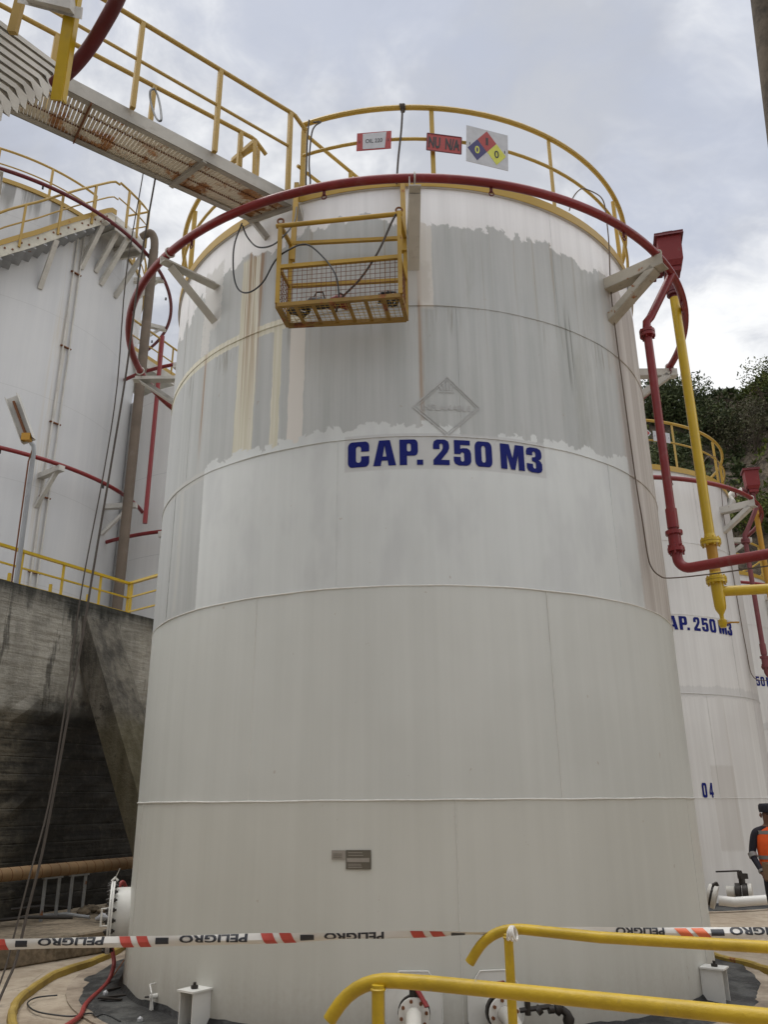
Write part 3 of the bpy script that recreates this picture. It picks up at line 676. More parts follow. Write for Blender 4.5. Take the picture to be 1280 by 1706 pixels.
# ------------------------------------------------------------------ the storage tanks
RT_, HT = 3.1, 7.87
SEAMS = (1.73, 3.52, 4.97, 6.41)
def lettering(text_px, T_off, mat, parent, main=True):
    mb = MB()
    spans = [('C', -12.09, -8.29), ('A', -7.6, -3.62), ('P', -3.0, .2), ('.', -.02, 1.05), ('2', 2.83, 5.66), ('5', 6.4, 9.5), ('0', 10.21, 13.34), ('M', 14.92, 19.49), ('3', 19.95, 23.1)]
    for ch, a, b in spans:
        if ch not in text_px: continue
        z0, z1 = 4.675, 4.935
        vf = fill(GL[ch]); cylmap(mb, vf, a+T_off, b+T_off, z0, z1, RT_+.004)
    return mb.build('lettering', mat, parent)
def make_tank(name, label, C, shellmat, main, gap=(-34.5, -22.2), toff=0, number=None, letters='CAP.250M3'):
    t = thing(name, label, 'storage tank', C, 'storage tanks in a row')
    # shell: slightly uneven plates
    mb = MB(); n = 360; zs = sorted(set([0, .06, HT]+[HT*i/40 for i in range(41)])); rsd = np.random.RandomState(5 if main else 6)
    ang = np.linspace(0, 2*np.pi, n, endpoint=False); dent = np.zeros((len(zs), n))
    for k in range(6):
        dent += rsd.uniform(.0006, .0016)*np.sin(ang[None, :]*rsd.randint(4, 15)+rsd.uniform(0, 6)+np.array(zs)[:, None]*rsd.uniform(-1.5, 1.5))
    for i, z in enumerate(zs):
        for j in range(n): rr = RT_+dent[i, j]-.002; mb.v.append((rr*math.sin(ang[j]), -rr*math.cos(ang[j]), z))
    for i in range(len(zs)-1):
        for j in range(n): mb.f.append((i*n+j, i*n+(j+1) % n, (i+1)*n+(j+1) % n, (i+1)*n+j)); mb.mi.append(0)
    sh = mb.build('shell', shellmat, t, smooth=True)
    rf = MB(); m_ = 72
    rf.v.append((0, 0, HT+.38))
    for j in range(m_): rf.v.append((3.09*math.sin(2*math.pi*j/m_), -3.09*math.cos(2*math.pi*j/m_), HT-.004))
    rf.f = [(0, 1+j, 1+(j+1) % m_) for j in range(m_)]; rf.mi = [0]*m_
    rf.build('roof', M['white_steel'], t, smooth=True)
    for z in SEAMS:
        s1 = MB()
        rn = random.Random(int(z*100))
        s1.ringtube(RT_+.001, z, .0065, n=900, k=6, jit=.35, zf=lambda f, z=z: z+.002*math.sin(f*60)+.0015*math.sin(f*173)); s1.build('weld_seam', M['white_clean'] if (z < 4 and main) else shellmat, sh, smooth=True)
    cz = [0.02]+list(SEAMS)+[HT]
    for ci in range(5):
        for a in ((-63.5, 4.6, 58), (-29, 22), (-14, 40, -58), (-52.9, 8, 62), (-24, 30, -60))[ci]:
            vw = MB(); nw = 70; vw.tube([pol(a+random.uniform(-.03, .03), RT_-.0005, cz[ci]+(cz[ci+1]-cz[ci])*q_/nw) for q_ in range(nw+1)], [.0024*random.uniform(.3, 1.7) for q_ in range(nw+1)], 5, caps=False)
            vw.build('vertical_weld', M['white_clean'] if (ci < 2 and main) else shellmat, sh, smooth=True)
    lt = lettering(letters, toff, M['blue_text'], sh)
    if number:
        nb = MB(); cylmap(nb, fill(GL['0']), 15.2, 17.0, 1.74, 1.985, RT_+.004); cylmap(nb, fill(GL['4']), 17.9, 19.5, 1.74, 1.985, RT_+.004); nb.build('tank_number', M['blue_text'], sh)
    # tar skirt
    mb = MB(); N = 240; rs2 = np.random.RandomState(2)
    jag = np.convolve(rs2.rand(N+8), np.ones(3)/3, 'same')
    prof = [(RT_+.004, lambda k: .055+.05*jag[k]), (RT_+.035, lambda k: .03+.02*jag[k]), (RT_+.20, lambda k: .026), (RT_+.33, lambda k: .022), (RT_+.36+0, lambda k: .0)]
    for k in range(N):
        T = 360*k/N
        for pi_, (r_, zf) in enumerate(prof): 
            rr = r_+(.07*jag[k]+.05*math.sin(k*.13)+(.06 if k % 37 < 3 else 0) if pi_ >= 3 else 0); mb.v.append(tuple(pol(T, rr, zf(k)+.004)))
    for k in range(N):
        for q_ in range(4): mb.f.append((k*5+q_, k*5+q_+1, ((k+1) % N)*5+q_+1, ((k+1) % N)*5+q_)); mb.mi.append(0)
    mb.build('tar_skirt', M['tar'], t, smooth=True)
    # rim angle, kick plate and guard rail
    mb = MB(); mb.ringband(RT_+.0, RT_+.024, HT-.012, HT+.002, n=144); mb.build('rim_angle', M['white_steel'], t, smooth=True)
    g0, g1 = gap[1], gap[0]+360
    gr = MB(); gr.ringtube(3.135, 8.93, .03, g0, g1, 120, 8); grd = gr.build('guardrail', M['yellow'], t, smooth=True)
    kp = MB(); kp.ringband(RT_+.024, RT_+.032, HT-.006, HT+.105, g0, g1, 120); kp.build('kick_plate', M['yellow'], grd, smooth=True)
    mr = MB(); mr.ringtube(3.125, 8.50, .019, g0, g1, 120, 8); mr.build('mid_rail', M['yellow'], grd, smooth=True)
    nP = 13; 
    posts = [g0+(g1-g0)*i/nP for i in range(nP+1)]
    for a in posts:
        e = a+.55 if a < g1-1 else a-.55
        p = MB(); p.bar(pol(a, 3.128, HT+.01), pol(a, 3.128, 8.92), .05, .006, pol(a, 1, 0)); p.bar(pol(a+.40, 3.105, HT+.01), pol(a+.40, 3.105, 8.92), .006, .05, pol(a, 1, 0)); p.build('post', M['yellow'], grd)
    # cooling ring with brackets and nozzles
    rg = MB(); rg.ringtube(3.72, 7.44, .045, 0, 360, 160, 14); ring = rg.build('cooling_ring', M['red'] if main else M['red'], t, smooth=True)
    for k in range(14):
        a = 12+k*360/14; nz = MB(); p = pol(a, 3.70, 7.40); nz.cyl(p, p+Vector((0, 0, -.05)), .016, 8); nz.torus(p+Vector((0, 0, -.07)), pol(a, 1, 0), .024, .007, 10, 5)
        nz.build('spray_nozzle', M['red_dark'], ring, smooth=True)
    for k in range(8):
        a = k*45+.2+(2.6 if k == 1 else 0)-(0.6 if k == 7 else 0); bm_ = M['rusty_white'] if (k == 1 and main) else M['white_steel']
        ex = pol(a+90, 1, 0)
        ar = MB(); bw = .15 if k == 1 else .115; ar.bar(pol(a, 3.095, 7.39-bw*.9), pol(a, 3.80, 7.39-bw*.9), bw, .009); ar.bar(pol(a, 3.095, 7.39-bw*.45)-ex*(bw/2-.004), pol(a, 3.80, 7.39-bw*.45)-ex*(bw/2-.004), .008, bw*.9)
        ar.torus(pol(a, 3.72, 7.44), pol(a+90, 1, 0), .055, .009, 14, 6); ar.cyl(pol(a, 3.72, 7.33), pol(a, 3.72, 7.30), .02, 6)
        br = ar.build('pipe_bracket', bm_, t, bevel=0)
        di = MB(); u_ = (pol(a, 3.70, 7.34)-pol(a, 3.10, 6.86)).cross(ex).normalized()
        di.bar(pol(a, 3.70, 7.37-bw*.9), pol(a, 3.095, 6.83), bw, .009, u_); di.bar(pol(a, 3.70, 7.37-bw*.9)-ex*(bw/2-.004)+u_*.04, pol(a, 3.095, 6.83)-ex*(bw/2-.004)+u_*.04, .008, .08, u_); di.build('brace', bm_, br)
    # anchor chairs
    for a in (-36, 54.6, 144, 234):
        ch = MB(); er, et = pol(a, 1, 0), pol(a+90, 1, 0)
        for sgn in (-1, 1): ch.bar(pol(a, RT_, .145)+et*(.075*sgn), pol(a, RT_+.19, .145)+et*(.075*sgn), .01, .29)
        ch.bar(pol(a, RT_, .297), pol(a, RT_+.21, .297), .19, .014)
        ch_ = ch.build('anchor_chair', M['white_clean'], t)
        bt = MB(); p = pol(a, RT_+.11, .2); bt.cyl(p, p+Vector((0, 0, .15)), .013, 8); bt.cyl(p+Vector((0, 0, .106)), p+Vector((0, 0, .128)), .03, 6); bt.build('anchor_bolt', M['dark_metal'], ch_)
    # foam chamber
    fc = MB(); c = Vector((3.345, -1.39, 0)); rot = Matrix.Rotation(R(-14), 3, 'Z')
    def tb(mb, c, w0, w1, z0, z1):
        P = [c+rot @ Vector((sx*w_/2, sy*w_/2, z)) for w_, z in ((w0, z0), (w1, z1)) for sx, sy in ((-1, -1), (1, -1), (1, 1), (-1, 1))]
        mb.add(P, [(3, 2, 1, 0), (4, 5, 6, 7), (0, 1, 5, 4), (1, 2, 6, 5), (2, 3, 7, 6), (3, 0, 4, 7)])
    bc = c+Vector((.03, .02, 0))
    tb(fc, bc, .19, .19, 7.98, 8.05); tb(fc, bc, .215, .27, 8.05, 8.12); tb(fc, bc, .27, .29, 8.12, 8.50)
    fb = fc.build('foam_chamber', M['red_box'], t)
    ld = MB(); tb(ld, bc, .35, .35, 8.50, 8.515); tb(ld, bc, .355, .345, 8.47, 8.50); lo_ = ld.build('chamber_lid', M['red_dark'], fb)
    hn = MB(); h0 = bc+rot @ Vector((-.07, -.08, 8.51)); h1 = bc+rot @ Vector((.07, -.08, 8.51)); u = Vector((0, 0, .07)); hn.tube([h0, h0+u*.85, h0+u+(h1-h0)*.1, h1+u-(h1-h0)*.1, h1+u*.85, h1], .008, 6); hn.build('lid_handle', M['dark_metal'], fb)
    ob = MB(); dirn = rot @ Vector((-1, 0, 0)); q0 = bc+dirn*.12+Vector((0, 0, 8.03)); ob.cyl(q0, q0+dirn*.10, .06, 12); ob.cyl(q0+dirn*.08, q0+dirn*.11, .10, 14); ob.build('outlet_pipe', M['red_dark'], fb, smooth=True)
    el = MB(); q1 = q0+dirn*.115; el.cyl(q1, q1+dirn*.03, .10, 14)
    tgt = pol(64, 3.10, 7.60); el.tube([q1+dirn*.02, q1+dirn*.10, q1+dirn*.19+Vector((0, 0, -.03)), q1+dirn*.27+Vector((0, 0, -.12)), Vector((tgt.x+.08, tgt.y-.02, 7.78)), tgt], [.075, .075, .08, .085, .085, .075], 12)
    el.build('outlet_elbow', M['white_steel'], fb, smooth=True)
    return t
main_tank = make_tank('storage_tank', 'largest white tank in the middle, grey weathered top half patched with fresh paint', C0, M['tank_main'], True)
t4 = make_tank('storage_tank', 'white storage tank numbered 04, directly behind the nearest tank on the right', C0+ROWV, M['tank_white'], False, toff=17.8, number=True, gap=(-150, -138))
t5 = copy_tree(t4, 'third white storage tank of the row, a sliver with M3 lettering at the right edge', C0+ROWV*2, skip=('tank_number',))
t6 = copy_tree(t4, 'farthest white storage tank of the row, low behind the third one', C0+ROWV*3, skip=('tank_number',))

# added outside the frame to shade the yard: a wall, a tank behind the viewer, the neighbouring tank's plain shell
for nm_, c_ in (('plain white storage tank beside the viewer, just outside the left edge', (-5.5, 1.2)), ('plain white storage tank added unseen behind the viewer to shade the yard', (2.6, -6.2))):
    t_ = thing('storage_tank', nm_, 'storage tank', (c_[0], c_[1], 0))
    mb = MB(); mb.ringband(RT_-.01, RT_, 0, HT, n=96); mb.build('shell', M['tank_white'], t_, smooth=True)
    mb = MB(); mb.ringband(.01, RT_-.01, HT-.05, HT-.02, n=72); mb.build('roof', M['white_steel'], t_)
    mb = MB(); mb.ringtube(3.72, 7.44, .045, 95 if c_[0] < 0 else 0, 320 if c_[0] < 0 else 360, 96, 10); mb.build('cooling_ring', M['red'], t_, smooth=True)
bwl = MB(); bwl.bar((9.5, -12, 2.2), (9.5, 5.0, 2.2), .35, 4.4); bwl.bar((9.325, -11.825, 2.2), (-20, -11.825, 2.2), .35, 4.4)
tag(bwl.build('shade_wall', M['slab'], loc=(9.5, -3, 0)), 'brown concrete wall added outside the view on the right to shade the yard', 'wall')

# extras only the near tank shows
shell = [c for c in kids(main_tank) if c.name.startswith('shell')][0]
# faded placard ghost
def Tc(p, q, w=.05):  # strip on the shell between two (T, z)
    pass
gm = MB(); K = [(5.75, 5.605), (11.45, 5.285), (5.45, 4.972), (-.54, 5.276)]
def shellpt(T, z, r=RT_+.004): return pol(T, r, z)
for ins, wd in ((1.0, .012), (.90, .006)):
    cT = sum(k[0] for k in K)/4; cz_ = sum(k[1] for k in K)/4; kk = [(cT+(a-cT)*ins, cz_+(b-cz_)*ins) for a, b in K]
    for i in range(4):
        a, b = kk[i], kk[(i+1) % 4]
        for j in range(6): gm.bar(shellpt(a[0]+(b[0]-a[0])*j/6, a[1]+(b[1]-a[1])*j/6), shellpt(a[0]+(b[0]-a[0])*(j+1)/6, a[1]+(b[1]-a[1])*(j+1)/6), wd, .002, pol(a[0], 1, 0))
tv, tf = font2d('INFLAMABLE', .060, .012, .47)
gm.add([shellpt(5.5+x/.0541, 5.272+y) for x, y in tv], tf)
for dx_, h_, l_ in ((-.05, .06, -.3), (-.025, .09, -.12), (0, .12, .05), (.025, .085, .15), (.05, .06, .3)):
    gm.bar(shellpt(5.6+dx_/.0541, 5.455), shellpt(5.6+(dx_+l_*.08)/.0541, 5.455+h_), .012, .002, (0, -1, 0))
gm.bar(shellpt(4.2, 5.435), shellpt(7.0, 5.435), .006, .002, (0, -1, 0))
gm.build('faded_placard', M['ghost'], shell)
np1 = MB(); 
def cplate(mb, T0, T1, z0, z1, r):
    mb.ringband(r, r+.004, z0, z1, T0, T1, 4)
cplate(np1, -11.93, -8.15, 1.215, 1.357, RT_+.004); pl1 = np1.build('name_plate', M['plate'], shell); pl1['label'] = 'dark bronze name plate'
np3 = MB()
for zz in (1.335, 1.315, 1.25, 1.238, 1.226): np3.ringband(RT_+.0085, RT_+.0095, zz, zz+.005, -11.6, -8.9-(zz*7 % .8), 4)
np3.ringband(RT_+.0085, RT_+.0095, 1.268, 1.298, -11.8, -8.4, 4)
np3.build('plate_lines', M['plate_light'], pl1)
np2 = MB(); cplate(np2, -14.16, -12.0, 1.285, 1.355, RT_+.004); pl2 = np2.build('name_plate', M['plate_light'], shell); pl2['label'] = 'smaller pale name plate'
np4 = MB()
for zz in (1.325, 1.311, 1.298): np4.ringband(RT_+.0085, RT_+.0095, zz, zz+.004, -13.9, -12.5, 3)
np4.build('plate_lines', M['plate'], pl2)

# nozzles with valves at the foot
def nozzle(T, z, handle_dir, drain=False, zdrop=.35):
    er, et = pol(T, 1, 0), pol(T+90, 1, 0); Z = Vector((0, 0, 1)); b = pol(T, RT_, z)
    pad = MB(); hexp = [(-.17, -.27), (.17, -.27), (.25, -.1), (.25, .12), (.13, .27), (-.13, .27), (-.25, .12), (-.25, -.1)]
    pad.prism([b+er*.002+et*x*.85+Z*max(y*.9, -z+.03) for x, y in hexp], er*.008); hx_ = [b+er*.010+et*x*.85+Z*max(y*.9, -z+.03) for x, y in hexp]; pad.tube(hx_, .006, 6, closed=True); pd = pad.build('nozzle', M['white_clean'], main_tank); 
    nk = MB(); nk.cyl(b+er*.0, b+er*.12, .075, 18); nk.cyl(b+er*.11, b+er*.135, .115, 20); nk.build('nozzle_neck', M['white_clean'], pd, smooth=True)
    vb = MB(); vb.cyl(b+er*.14, b+er*.19, .12, 20); vb.tube([b+er*.19, b+er*.22], [.10, .10], 18); vb.cyl(b+er*.205+Z*.09, b+er*.205+Z*.17, .032, 10); vb.box(b+er*.205+Z*.18, (.09, .07, .03)); vb.build('valve_body', M['dark_metal'], pd, smooth=True)
    fl_ = MB(); fl_.cyl(b+er*.225, b+er*.25, .115, 20)
    fl_.build('flange', M['white_clean'], pd, smooth=True)
    for k in range(8):
        fo = MB(); a = 2*math.pi*k/8+.2; p = b+er*.25+et*math.cos(a)*.093+Z*math.sin(a)*.093; fo.cyl(p, p+er*.018, .013, 6); fo.build('flange_bolt', M['rusty'], pd)
    hd_ = MB(); h0 = b+er*.205+Z*.20; hd_.bar(h0-handle_dir*.02, h0+handle_dir*.2, .035, .012, Z); hd_.build('valve_handle', M['red'], pd)
    pp = MB(); pp.tube([b+er*.25, b+er*.38, b+er*.48-Z*.03, b+er*.60-Z*.12, b+er*.9-Z*.20+Z*max(0, .0), b+er*2.2-Z*.19], .058, 14); pp.build('outlet_pipe', M['white_steel'], pd, smooth=True)
    if drain:
        dr = MB(); q = b+er*.17+et*.1; dr.tube([q, q+et*.28+Z*.02], .018, 8); dr.cyl(q+et*.10-Z*.03, q+et*.10+Z*.09, .022, 8)
        dr.tube([q+et*.26, q+et*.30+Z*.0], [.03, .028], 10); dr.tube([q+et*.31, q+et*.335, q+et*.36], [.028, .048, .028], 10); dr.tube([q+et*.36, q+et*.40-Z*.03, q+et*.41-Z*.07, q+et*.41-Z*.13], [.026, .03, .046, .03], 10); dr.cyl(q+et*.17-Z*.01, q+et*.20+Z*.01, .035, 10)
        dr.build('drain_valve', M['dark_metal'], pd, smooth=True)
    return pd
nozzle(-2.2, .26, (pol(-2.2, 1, 0)*.4+pol(95, .3, 0)+Vector((0, 0, -.4))).normalized())
nozzle(9.2, .255, Vector((-.97, -.1, -.12)), True)
# manhole
T = -73.9; er, et, Z = pol(T, 1, 0), pol(T+90, 1, 0), Vector((0, 0, 1)); c = pol(T, RT_, .635)
mh = MB(); mh.cyl(c-er*.03, c+er*.15, .275, 36); mhp = mh.build('manhole', M['white_clean'], main_tank, smooth=True)
mf = MB(); mf.cyl(c+er*.15, c+er*.168, .335, 40); mf.build('manhole_flange', M['white_clean'], mhp, smooth=True)
mc = MB(); mc.cyl(c+er*.172, c+er*.19, .335, 40); mc.tube([c+er*.19-Z*.08+et*.0, c+er*.26-Z*.08, c+er*.26+Z*.08, c+er*.19+Z*.08], .01, 6); mc.build('manhole_cover', M['white_clean'], mhp, smooth=True)
for k in range(20):
    mbt = MB(); a = 2*math.pi*k/20; p = c+et*math.cos(a)*.308+Z*math.sin(a)*.308; mbt.cyl(p+er*.115, p+er*.225, .011, 6); mbt.cyl(p+er*.13, p+er*.15, .021, 6); mbt.cyl(p+er*.19, p+er*.21, .021, 6)
    mbt.build('manhole_bolt', M['dark_metal'], mhp)
dv = MB(); dv.tube([c+er*.19+Z*.335, c+er*.16+Z*.37, c+er*.13+Z*.335], .012, 6); dv.tube([c+er*.16+Z*.36, c+er*.12+Z*.46+et*.1], .004, 4); dv.build('davit_lug', M['white_clean'], mhp)
# earthing lug near the base
T = -48.5; er, et = pol(T, 1, 0), pol(T+90, 1, 0); c = pol(T, RT_, .15)
lg = MB(); lg.tube([c+Z*.09-et*.05, c+er*.06+Z*.09-et*.03, c+er*.08+Z*.04+et*.05, c+er*.06-Z*.09+et*.06], .006, 6); lg.cyl(c, c+er*.07, .02, 8); lg.bar(c+er*.05, c+er*.05-Z*.13, .035, .008, er); lgo = lg.build('earthing_lug', M['white_clean'], main_tank)
lb = MB(); lb.cyl(c+er*.05, c+er*.10-et*.03, .008, 6); lb.build('lug_bolt', M['dark_metal'], lgo)

def TW(T, r, z): return C0+pol(T, r, z)      # near tank, world
# ------------------------------------------------------------------ signs wired to the guard rail
def sign_base(name, label, T0, T1, z0, z1, mat, C=C0, cat='sign', tilt=0., group=None, th=.006):
    Tm = (T0+T1)/2; wd = R(T1-T0)*3.17; h = z1-z0; c = C+pol(Tm, 3.175, (z0+z1)/2)
    t = thing(name, label, cat, c, group); er, et, Z = pol(Tm, 1, 0), pol(Tm+90, 1, 0), Vector((0, 0, 1))
    ez = (Z*math.cos(tilt)+et*math.sin(tilt)); ex = (et*math.cos(tilt)-Z*math.sin(tilt))
    b = MB(); b.bar(-ex*wd/2, ex*wd/2, th, h, ez); b.build('panel', mat, t)
    wr = MB()
    for sx in (-.42, .42): wr.torus(ex*wd*sx-er*.02, ex, .03, .003, 10, 4)
    wr.build('tie_wire', M['dark_metal'], t)
    return t, ex, ez, er, wd, h
F0 = .0045
t, ex, ez, er, wd, h = sign_base('product_sign', 'red framed white sign reading OIL 220 hung on the tank top rail', -10.4, -3.6, 8.33, 8.57, M['sign_red'], tilt=.03)
b = MB(); b.prism([ex*x*wd+ez*y*h+er*.0035 for x, y in ((-.32, -.44), (.32, -.44), (.36, .46), (-.33, .44))], er*.0015); pp_ = b.build('paper', M['sign_white'], t)
b = MB(); flatmap(b, font2d('OIL 220', .055, .014, .185), er*.0055, ex, ez, er, .0005); b.build('sign_text', M['black_text'], pp_)
t, ex, ez, er, wd, h = sign_base('number_sign', 'orange red sign with black letters NU N/A hung on the tank top rail', 3.3, 10.1, 8.285, 8.515, M['sign_red'], tilt=.06)
b = MB(); flatmap(b, font2d('NU  N/A', .155, .034, .34), er*F0, ex, ez, er, .001); b.build('sign_text', M['black_text'], t)
b = MB()
for s1, s2 in (((-.5, -.5), (.5, -.5)), ((.5, -.5), (.5, .5)), ((.5, .5), (-.5, .5)), ((-.5, .5), (-.5, -.5))): b.bar(ex*s1[0]*wd+ez*s1[1]*h+er*.004, ex*s2[0]*wd+ez*s2[1]*h+er*.004, .012, .004, er)
b.build('sign_edge', M['red_dark'], t)
t, ex, ez, er, wd, h = sign_base('hazard_sign', 'square grey sign with red, blue and yellow hazard squares numbered 1, 0 and 0', 11.1, 19.9, 8.18, 8.675, M['sign_white'], tilt=.05)
q = .145
def dia(cx, cy, mat, nm, txt, tm):
    b = MB(); b.prism([ex*(cx+a)+ez*(cy+d_)+er*.0035 for a, d_ in ((q*.76, 0), (0, q), (-q*.76, 0), (0, -q))], er*.0015); o = b.build(nm, mat, t)
    b = MB(); flatmap(b, font2d(txt, .105, .02 if txt == '0' else .008, .055 if txt == '0' else .028), ex*cx+ez*cy+er*.0055, ex, ez, er, .0006); b.build('sign_text', tm, o)
dia(-.005, .085, M['sign_red'], 'red_square', '1', M['black_text']); dia(-.118, -.062, M['sign_blue'], 'blue_square', '0', M['sign_yellow']); dia(.108, -.062, M['sign_yellow'], 'yellow_square', '0', M['black_text'])
# signs on the tank numbered 04
C4 = C0+ROWV
t, ex, ez, er, wd, h = sign_base('tag_sign', 'white rectangular sign ending in D1 on the yellow rail of the tank numbered 04', 13.2, 20.2, 8.46, 8.68, M['sign_white'], C4, tilt=.03)
b = MB(); flatmap(b, font2d('D1', .09, .01), ex*.03+er*F0, ex, ez, er, .001); b.build('sign_text', M['black_text'], t)
t = thing('placard_sign', 'red diamond placard with white border on the yellow rail of the tank numbered 04', 'sign', C4+pol(7.6, 3.175, 8.62)); er, et, Z = pol(7.6, 1, 0), pol(97.6, 1, 0), Vector((0, 0, 1))
b = MB(); b.prism([et*a+Z*d_ for a, d_ in ((.27, 0), (0, .27), (-.27, 0), (0, -.27))], er*.006); pn = b.build('panel', M['sign_white'], t)
b = MB(); b.prism([et*a+Z*d_+er*.0065 for a, d_ in ((.24, 0), (0, .24), (-.24, 0), (0, -.24))], er*.002); b.build('red_field', M['sign_red'], t)
b = MB(); flatmap(b, font2d('3', .07, .01), -Z*.14+er*.009, et, Z, er, .001); b.build('sign_text', M['sign_white'], t)

# ------------------------------------------------------------------ maintenance cradle hung on the near tank
BL, BR, FL, FR = Vector((-.93, 6.965, 6.15)), Vector((.235, 6.84, 6.13)), Vector((-.995, 6.62, 6.15)), Vector((.17, 6.45, 6.13))
cr = thing('maintenance_cradle', 'yellow work basket of angle steel and mesh hooked over the tank rim', 'work basket', (BL+BR+FL+FR)/4); O_ = Vector(cr.location)
def rel(p): return Vector(p)-O_
def up(p, z): return Vector((p.x, p.y, p.z+z))
Y = M['basket']
b = MB()
for p, q in ((BL, BR), (FL, FR), (BL, FL), (BR, FR)): b.bar(rel(p), rel(q), .04, .04)
for k in range(1, 7): f = k/7+.0; b.bar(rel(BL.lerp(BR, f)), rel(FL.lerp(FR, f)), .035, .012)
b.build('base_frame', M['basket_floor'], cr)
for p, hh in ((FL, .93), (FR, .95), (BL, .99), (BR, .96)):
    b = MB(); b.bar(rel(up(p, .02)), rel(up(p, hh)), .04, .04, (0, 1, 0)); b.build('corner_post', Y, cr)
b = MB(); b.tube([rel(up(FL, .91))-Vector((.04, 0, 0)), rel(up(FR, .93))+Vector((.03, 0, 0))], .024, 10); b.build('front_top_bar', Y, cr, smooth=True)
b = MB(); b.bar(rel(up(FL, .43)), rel(up(FR, .43)), .035, .04); b.build('front_mid_bar', Y, cr)
b = MB(); b.bar(rel(up(BL, .97)), rel(up(BR, .95)), .035, .035); b.build('back_bar', Y, cr)
b = MB(); b.bar(rel(up(BL, .46)), rel(up(BR, .45)), .035, .035); b.build('back_bar', Y, cr)
for p, q in ((FL, BL), (FR, BR)):
    b = MB(); b.bar(rel(up(p, .92)), rel(up(q, .95)), .035, .03); b.build('side_bar', Y, cr)
    b = MB(); b.bar(rel(up(p, .43)), rel(up(q, .45)), .03, .03); b.build('side_bar', Y, cr)
# welded mesh panels
def mesh_panel(a, b_, c, d, nu, nv, nm):
    mb = MB()
    for i in range(nu+1): f = i/nu; mb.tube([rel(a.lerp(b_, f)), rel(d.lerp(c, f))], .0028, 4, caps=False)
    for j in range(nv+1): f = j/nv; mb.tube([rel(a.lerp(d, f)), rel(b_.lerp(c, f))], .0028, 4, caps=False)
    mb.build(nm, M['rusty'] if nm != 'floor_mesh' else M['yellow'], cr)
mesh_panel(up(FL, .02), up(FR, .02), up(FR, .42), up(FL, .42), 25, 8, 'front_mesh')
mesh_panel(up(BL, .02), up(FL, .02), up(FL, .42), up(BL, .42), 7, 8, 'side_mesh')
mesh_panel(up(BR, .02), up(FR, .02), up(FR, .42), up(BR, .42), 7, 8, 'side_mesh')
mesh_panel(up(BL, .012), up(BR, .012), up(FR, .012), up(FL, .012), 24, 8, 'floor_mesh')
for p in (BL, BR):
    dx_ = .07 if p is BL else -.03
    b = MB(); q = Vector((p.x+dx_*.3, p.y-.01, 0)); top = Vector((q.x, 7.10 if p is BL else 6.99, 7.99))
    b.bar(rel((q.x, p.y-.02, 6.9)), rel(top), .05, .05, (0, 1, 0)); b.bar(rel(top+Vector((0, -.02, 0))), rel(top+Vector((0, .16, 0))), .05, .03); b.bar(rel(top+Vector((0, .15, .01))), rel(top+Vector((0, .15, -.10))), .05, .02)
    b.build('rim_hook', Y, cr)
for p in (FL, FR):
    b = MB(); b.torus(rel(up(p, .97)), (0, 1, 0), .03, .01, 12, 6); b.build('lifting_eye', M['rusty'], cr)
# tools lying in the cradle
c = FL.lerp(BR, .56)+Vector((-.12, 0, .09)); t = thing('paint_pot', 'crumpled red pot and rag lying in the middle of the yellow basket', 'pot', c)
b = MB(); rr = random.Random(1)
b.tube([(-.09, 0, -.02), (-.05, .01, .03), (0, 0, .05), (.06, -.01, .02), (.10, 0, -.03)], [.03, .06, .07, .06, .03], 10); b.build('pot_body', M['red'], t, smooth=True)
b = MB(); b.cyl((0, 0, .06), (.03, 0, .13), .022, 10); b.build('pot_neck', M['dark_metal'], t, smooth=True)
def bundle(name, label, c, mat, rx, seed):
    t = thing(name, label, 'cable coil' if 'coil' in name else 'tool bag', c); b = MB(); r = random.Random(seed); pts = []
    for k in range(60):
        a = k*.62; q = r.uniform(.6, 1); pts.append((math.cos(a)*rx*q, math.sin(a)*.09*q, .02+r.uniform(0, .09)))
    b.tube(pts, .011, 5); b.build('coil', mat, t, smooth=True); return t
bundle('cable_coil', 'black coil of cable in the left corner of the yellow basket', FL.lerp(BL, .5)+Vector((.16, 0, .0)), M['cable'], .11, 3)
bundle('cable_coil', 'dark tangle of cable in the right corner of the yellow basket', FR.lerp(BR, .5)+Vector((-.14, 0, .03)), M['cable'], .10, 5)
t = thing('tool_bag', 'dark flat tool bag between the cable coil and the red pot in the basket', 'tool bag', FL.lerp(BR, .32)+Vector((0, 0, .06)))
b = MB(); b.tube([(-.14, 0, -.01), (-.08, 0, .02), (.02, .01, .02), (.11, 0, 0)], [.03, .055, .06, .03], 9); b.build('bag_body', M['cable'], t, smooth=True); b = MB(); b.tube([(-.06, 0, .07), (-.03, 0, .14), (.03, 0, .14), (.05, 0, .07)], .008, 6); b.build('bag_handle', M['rope'], t, smooth=True)

def cable(name, label, cat, pts, r, mat, group=None, n=6, smoothn=6, off=True):
    P = [Vector(p) for p in pts]; out = []
    for i in range(len(P)-1):
        p0, p1, p2, p3 = P[max(i-1, 0)], P[i], P[i+1], P[min(i+2, len(P)-1)]
        for k in range(smoothn):
            t_ = k/smoothn; out.append(.5*((2*p1)+(p2-p0)*t_+(2*p0-5*p1+4*p2-p3)*t_*t_+(3*p1-p0-3*p2+p3)*t_**3))
    out.append(P[-1]); b = MB(); b.tube(out, r, n); o = b.build(name, mat, loc=out[0], smooth=True); return tag(o, label, cat, group)
cable('lashing_rope', 'rope tied round the top rail above the right side of the basket', 'rope', [hd(671, 178, 6.98), hd(669, 215, 6.98), hd(664, 262, 6.97), hd(662, 290, 6.95), hd(661, 306, 6.9)], .011, M['rope'])
b = MB(); p = hd(671, 180, 7.0)
for k in range(4): b.torus(p+Vector((.012*k-.02, 0, 0)), (1, .1*k-.2, .1), .042, .009, 12, 5)
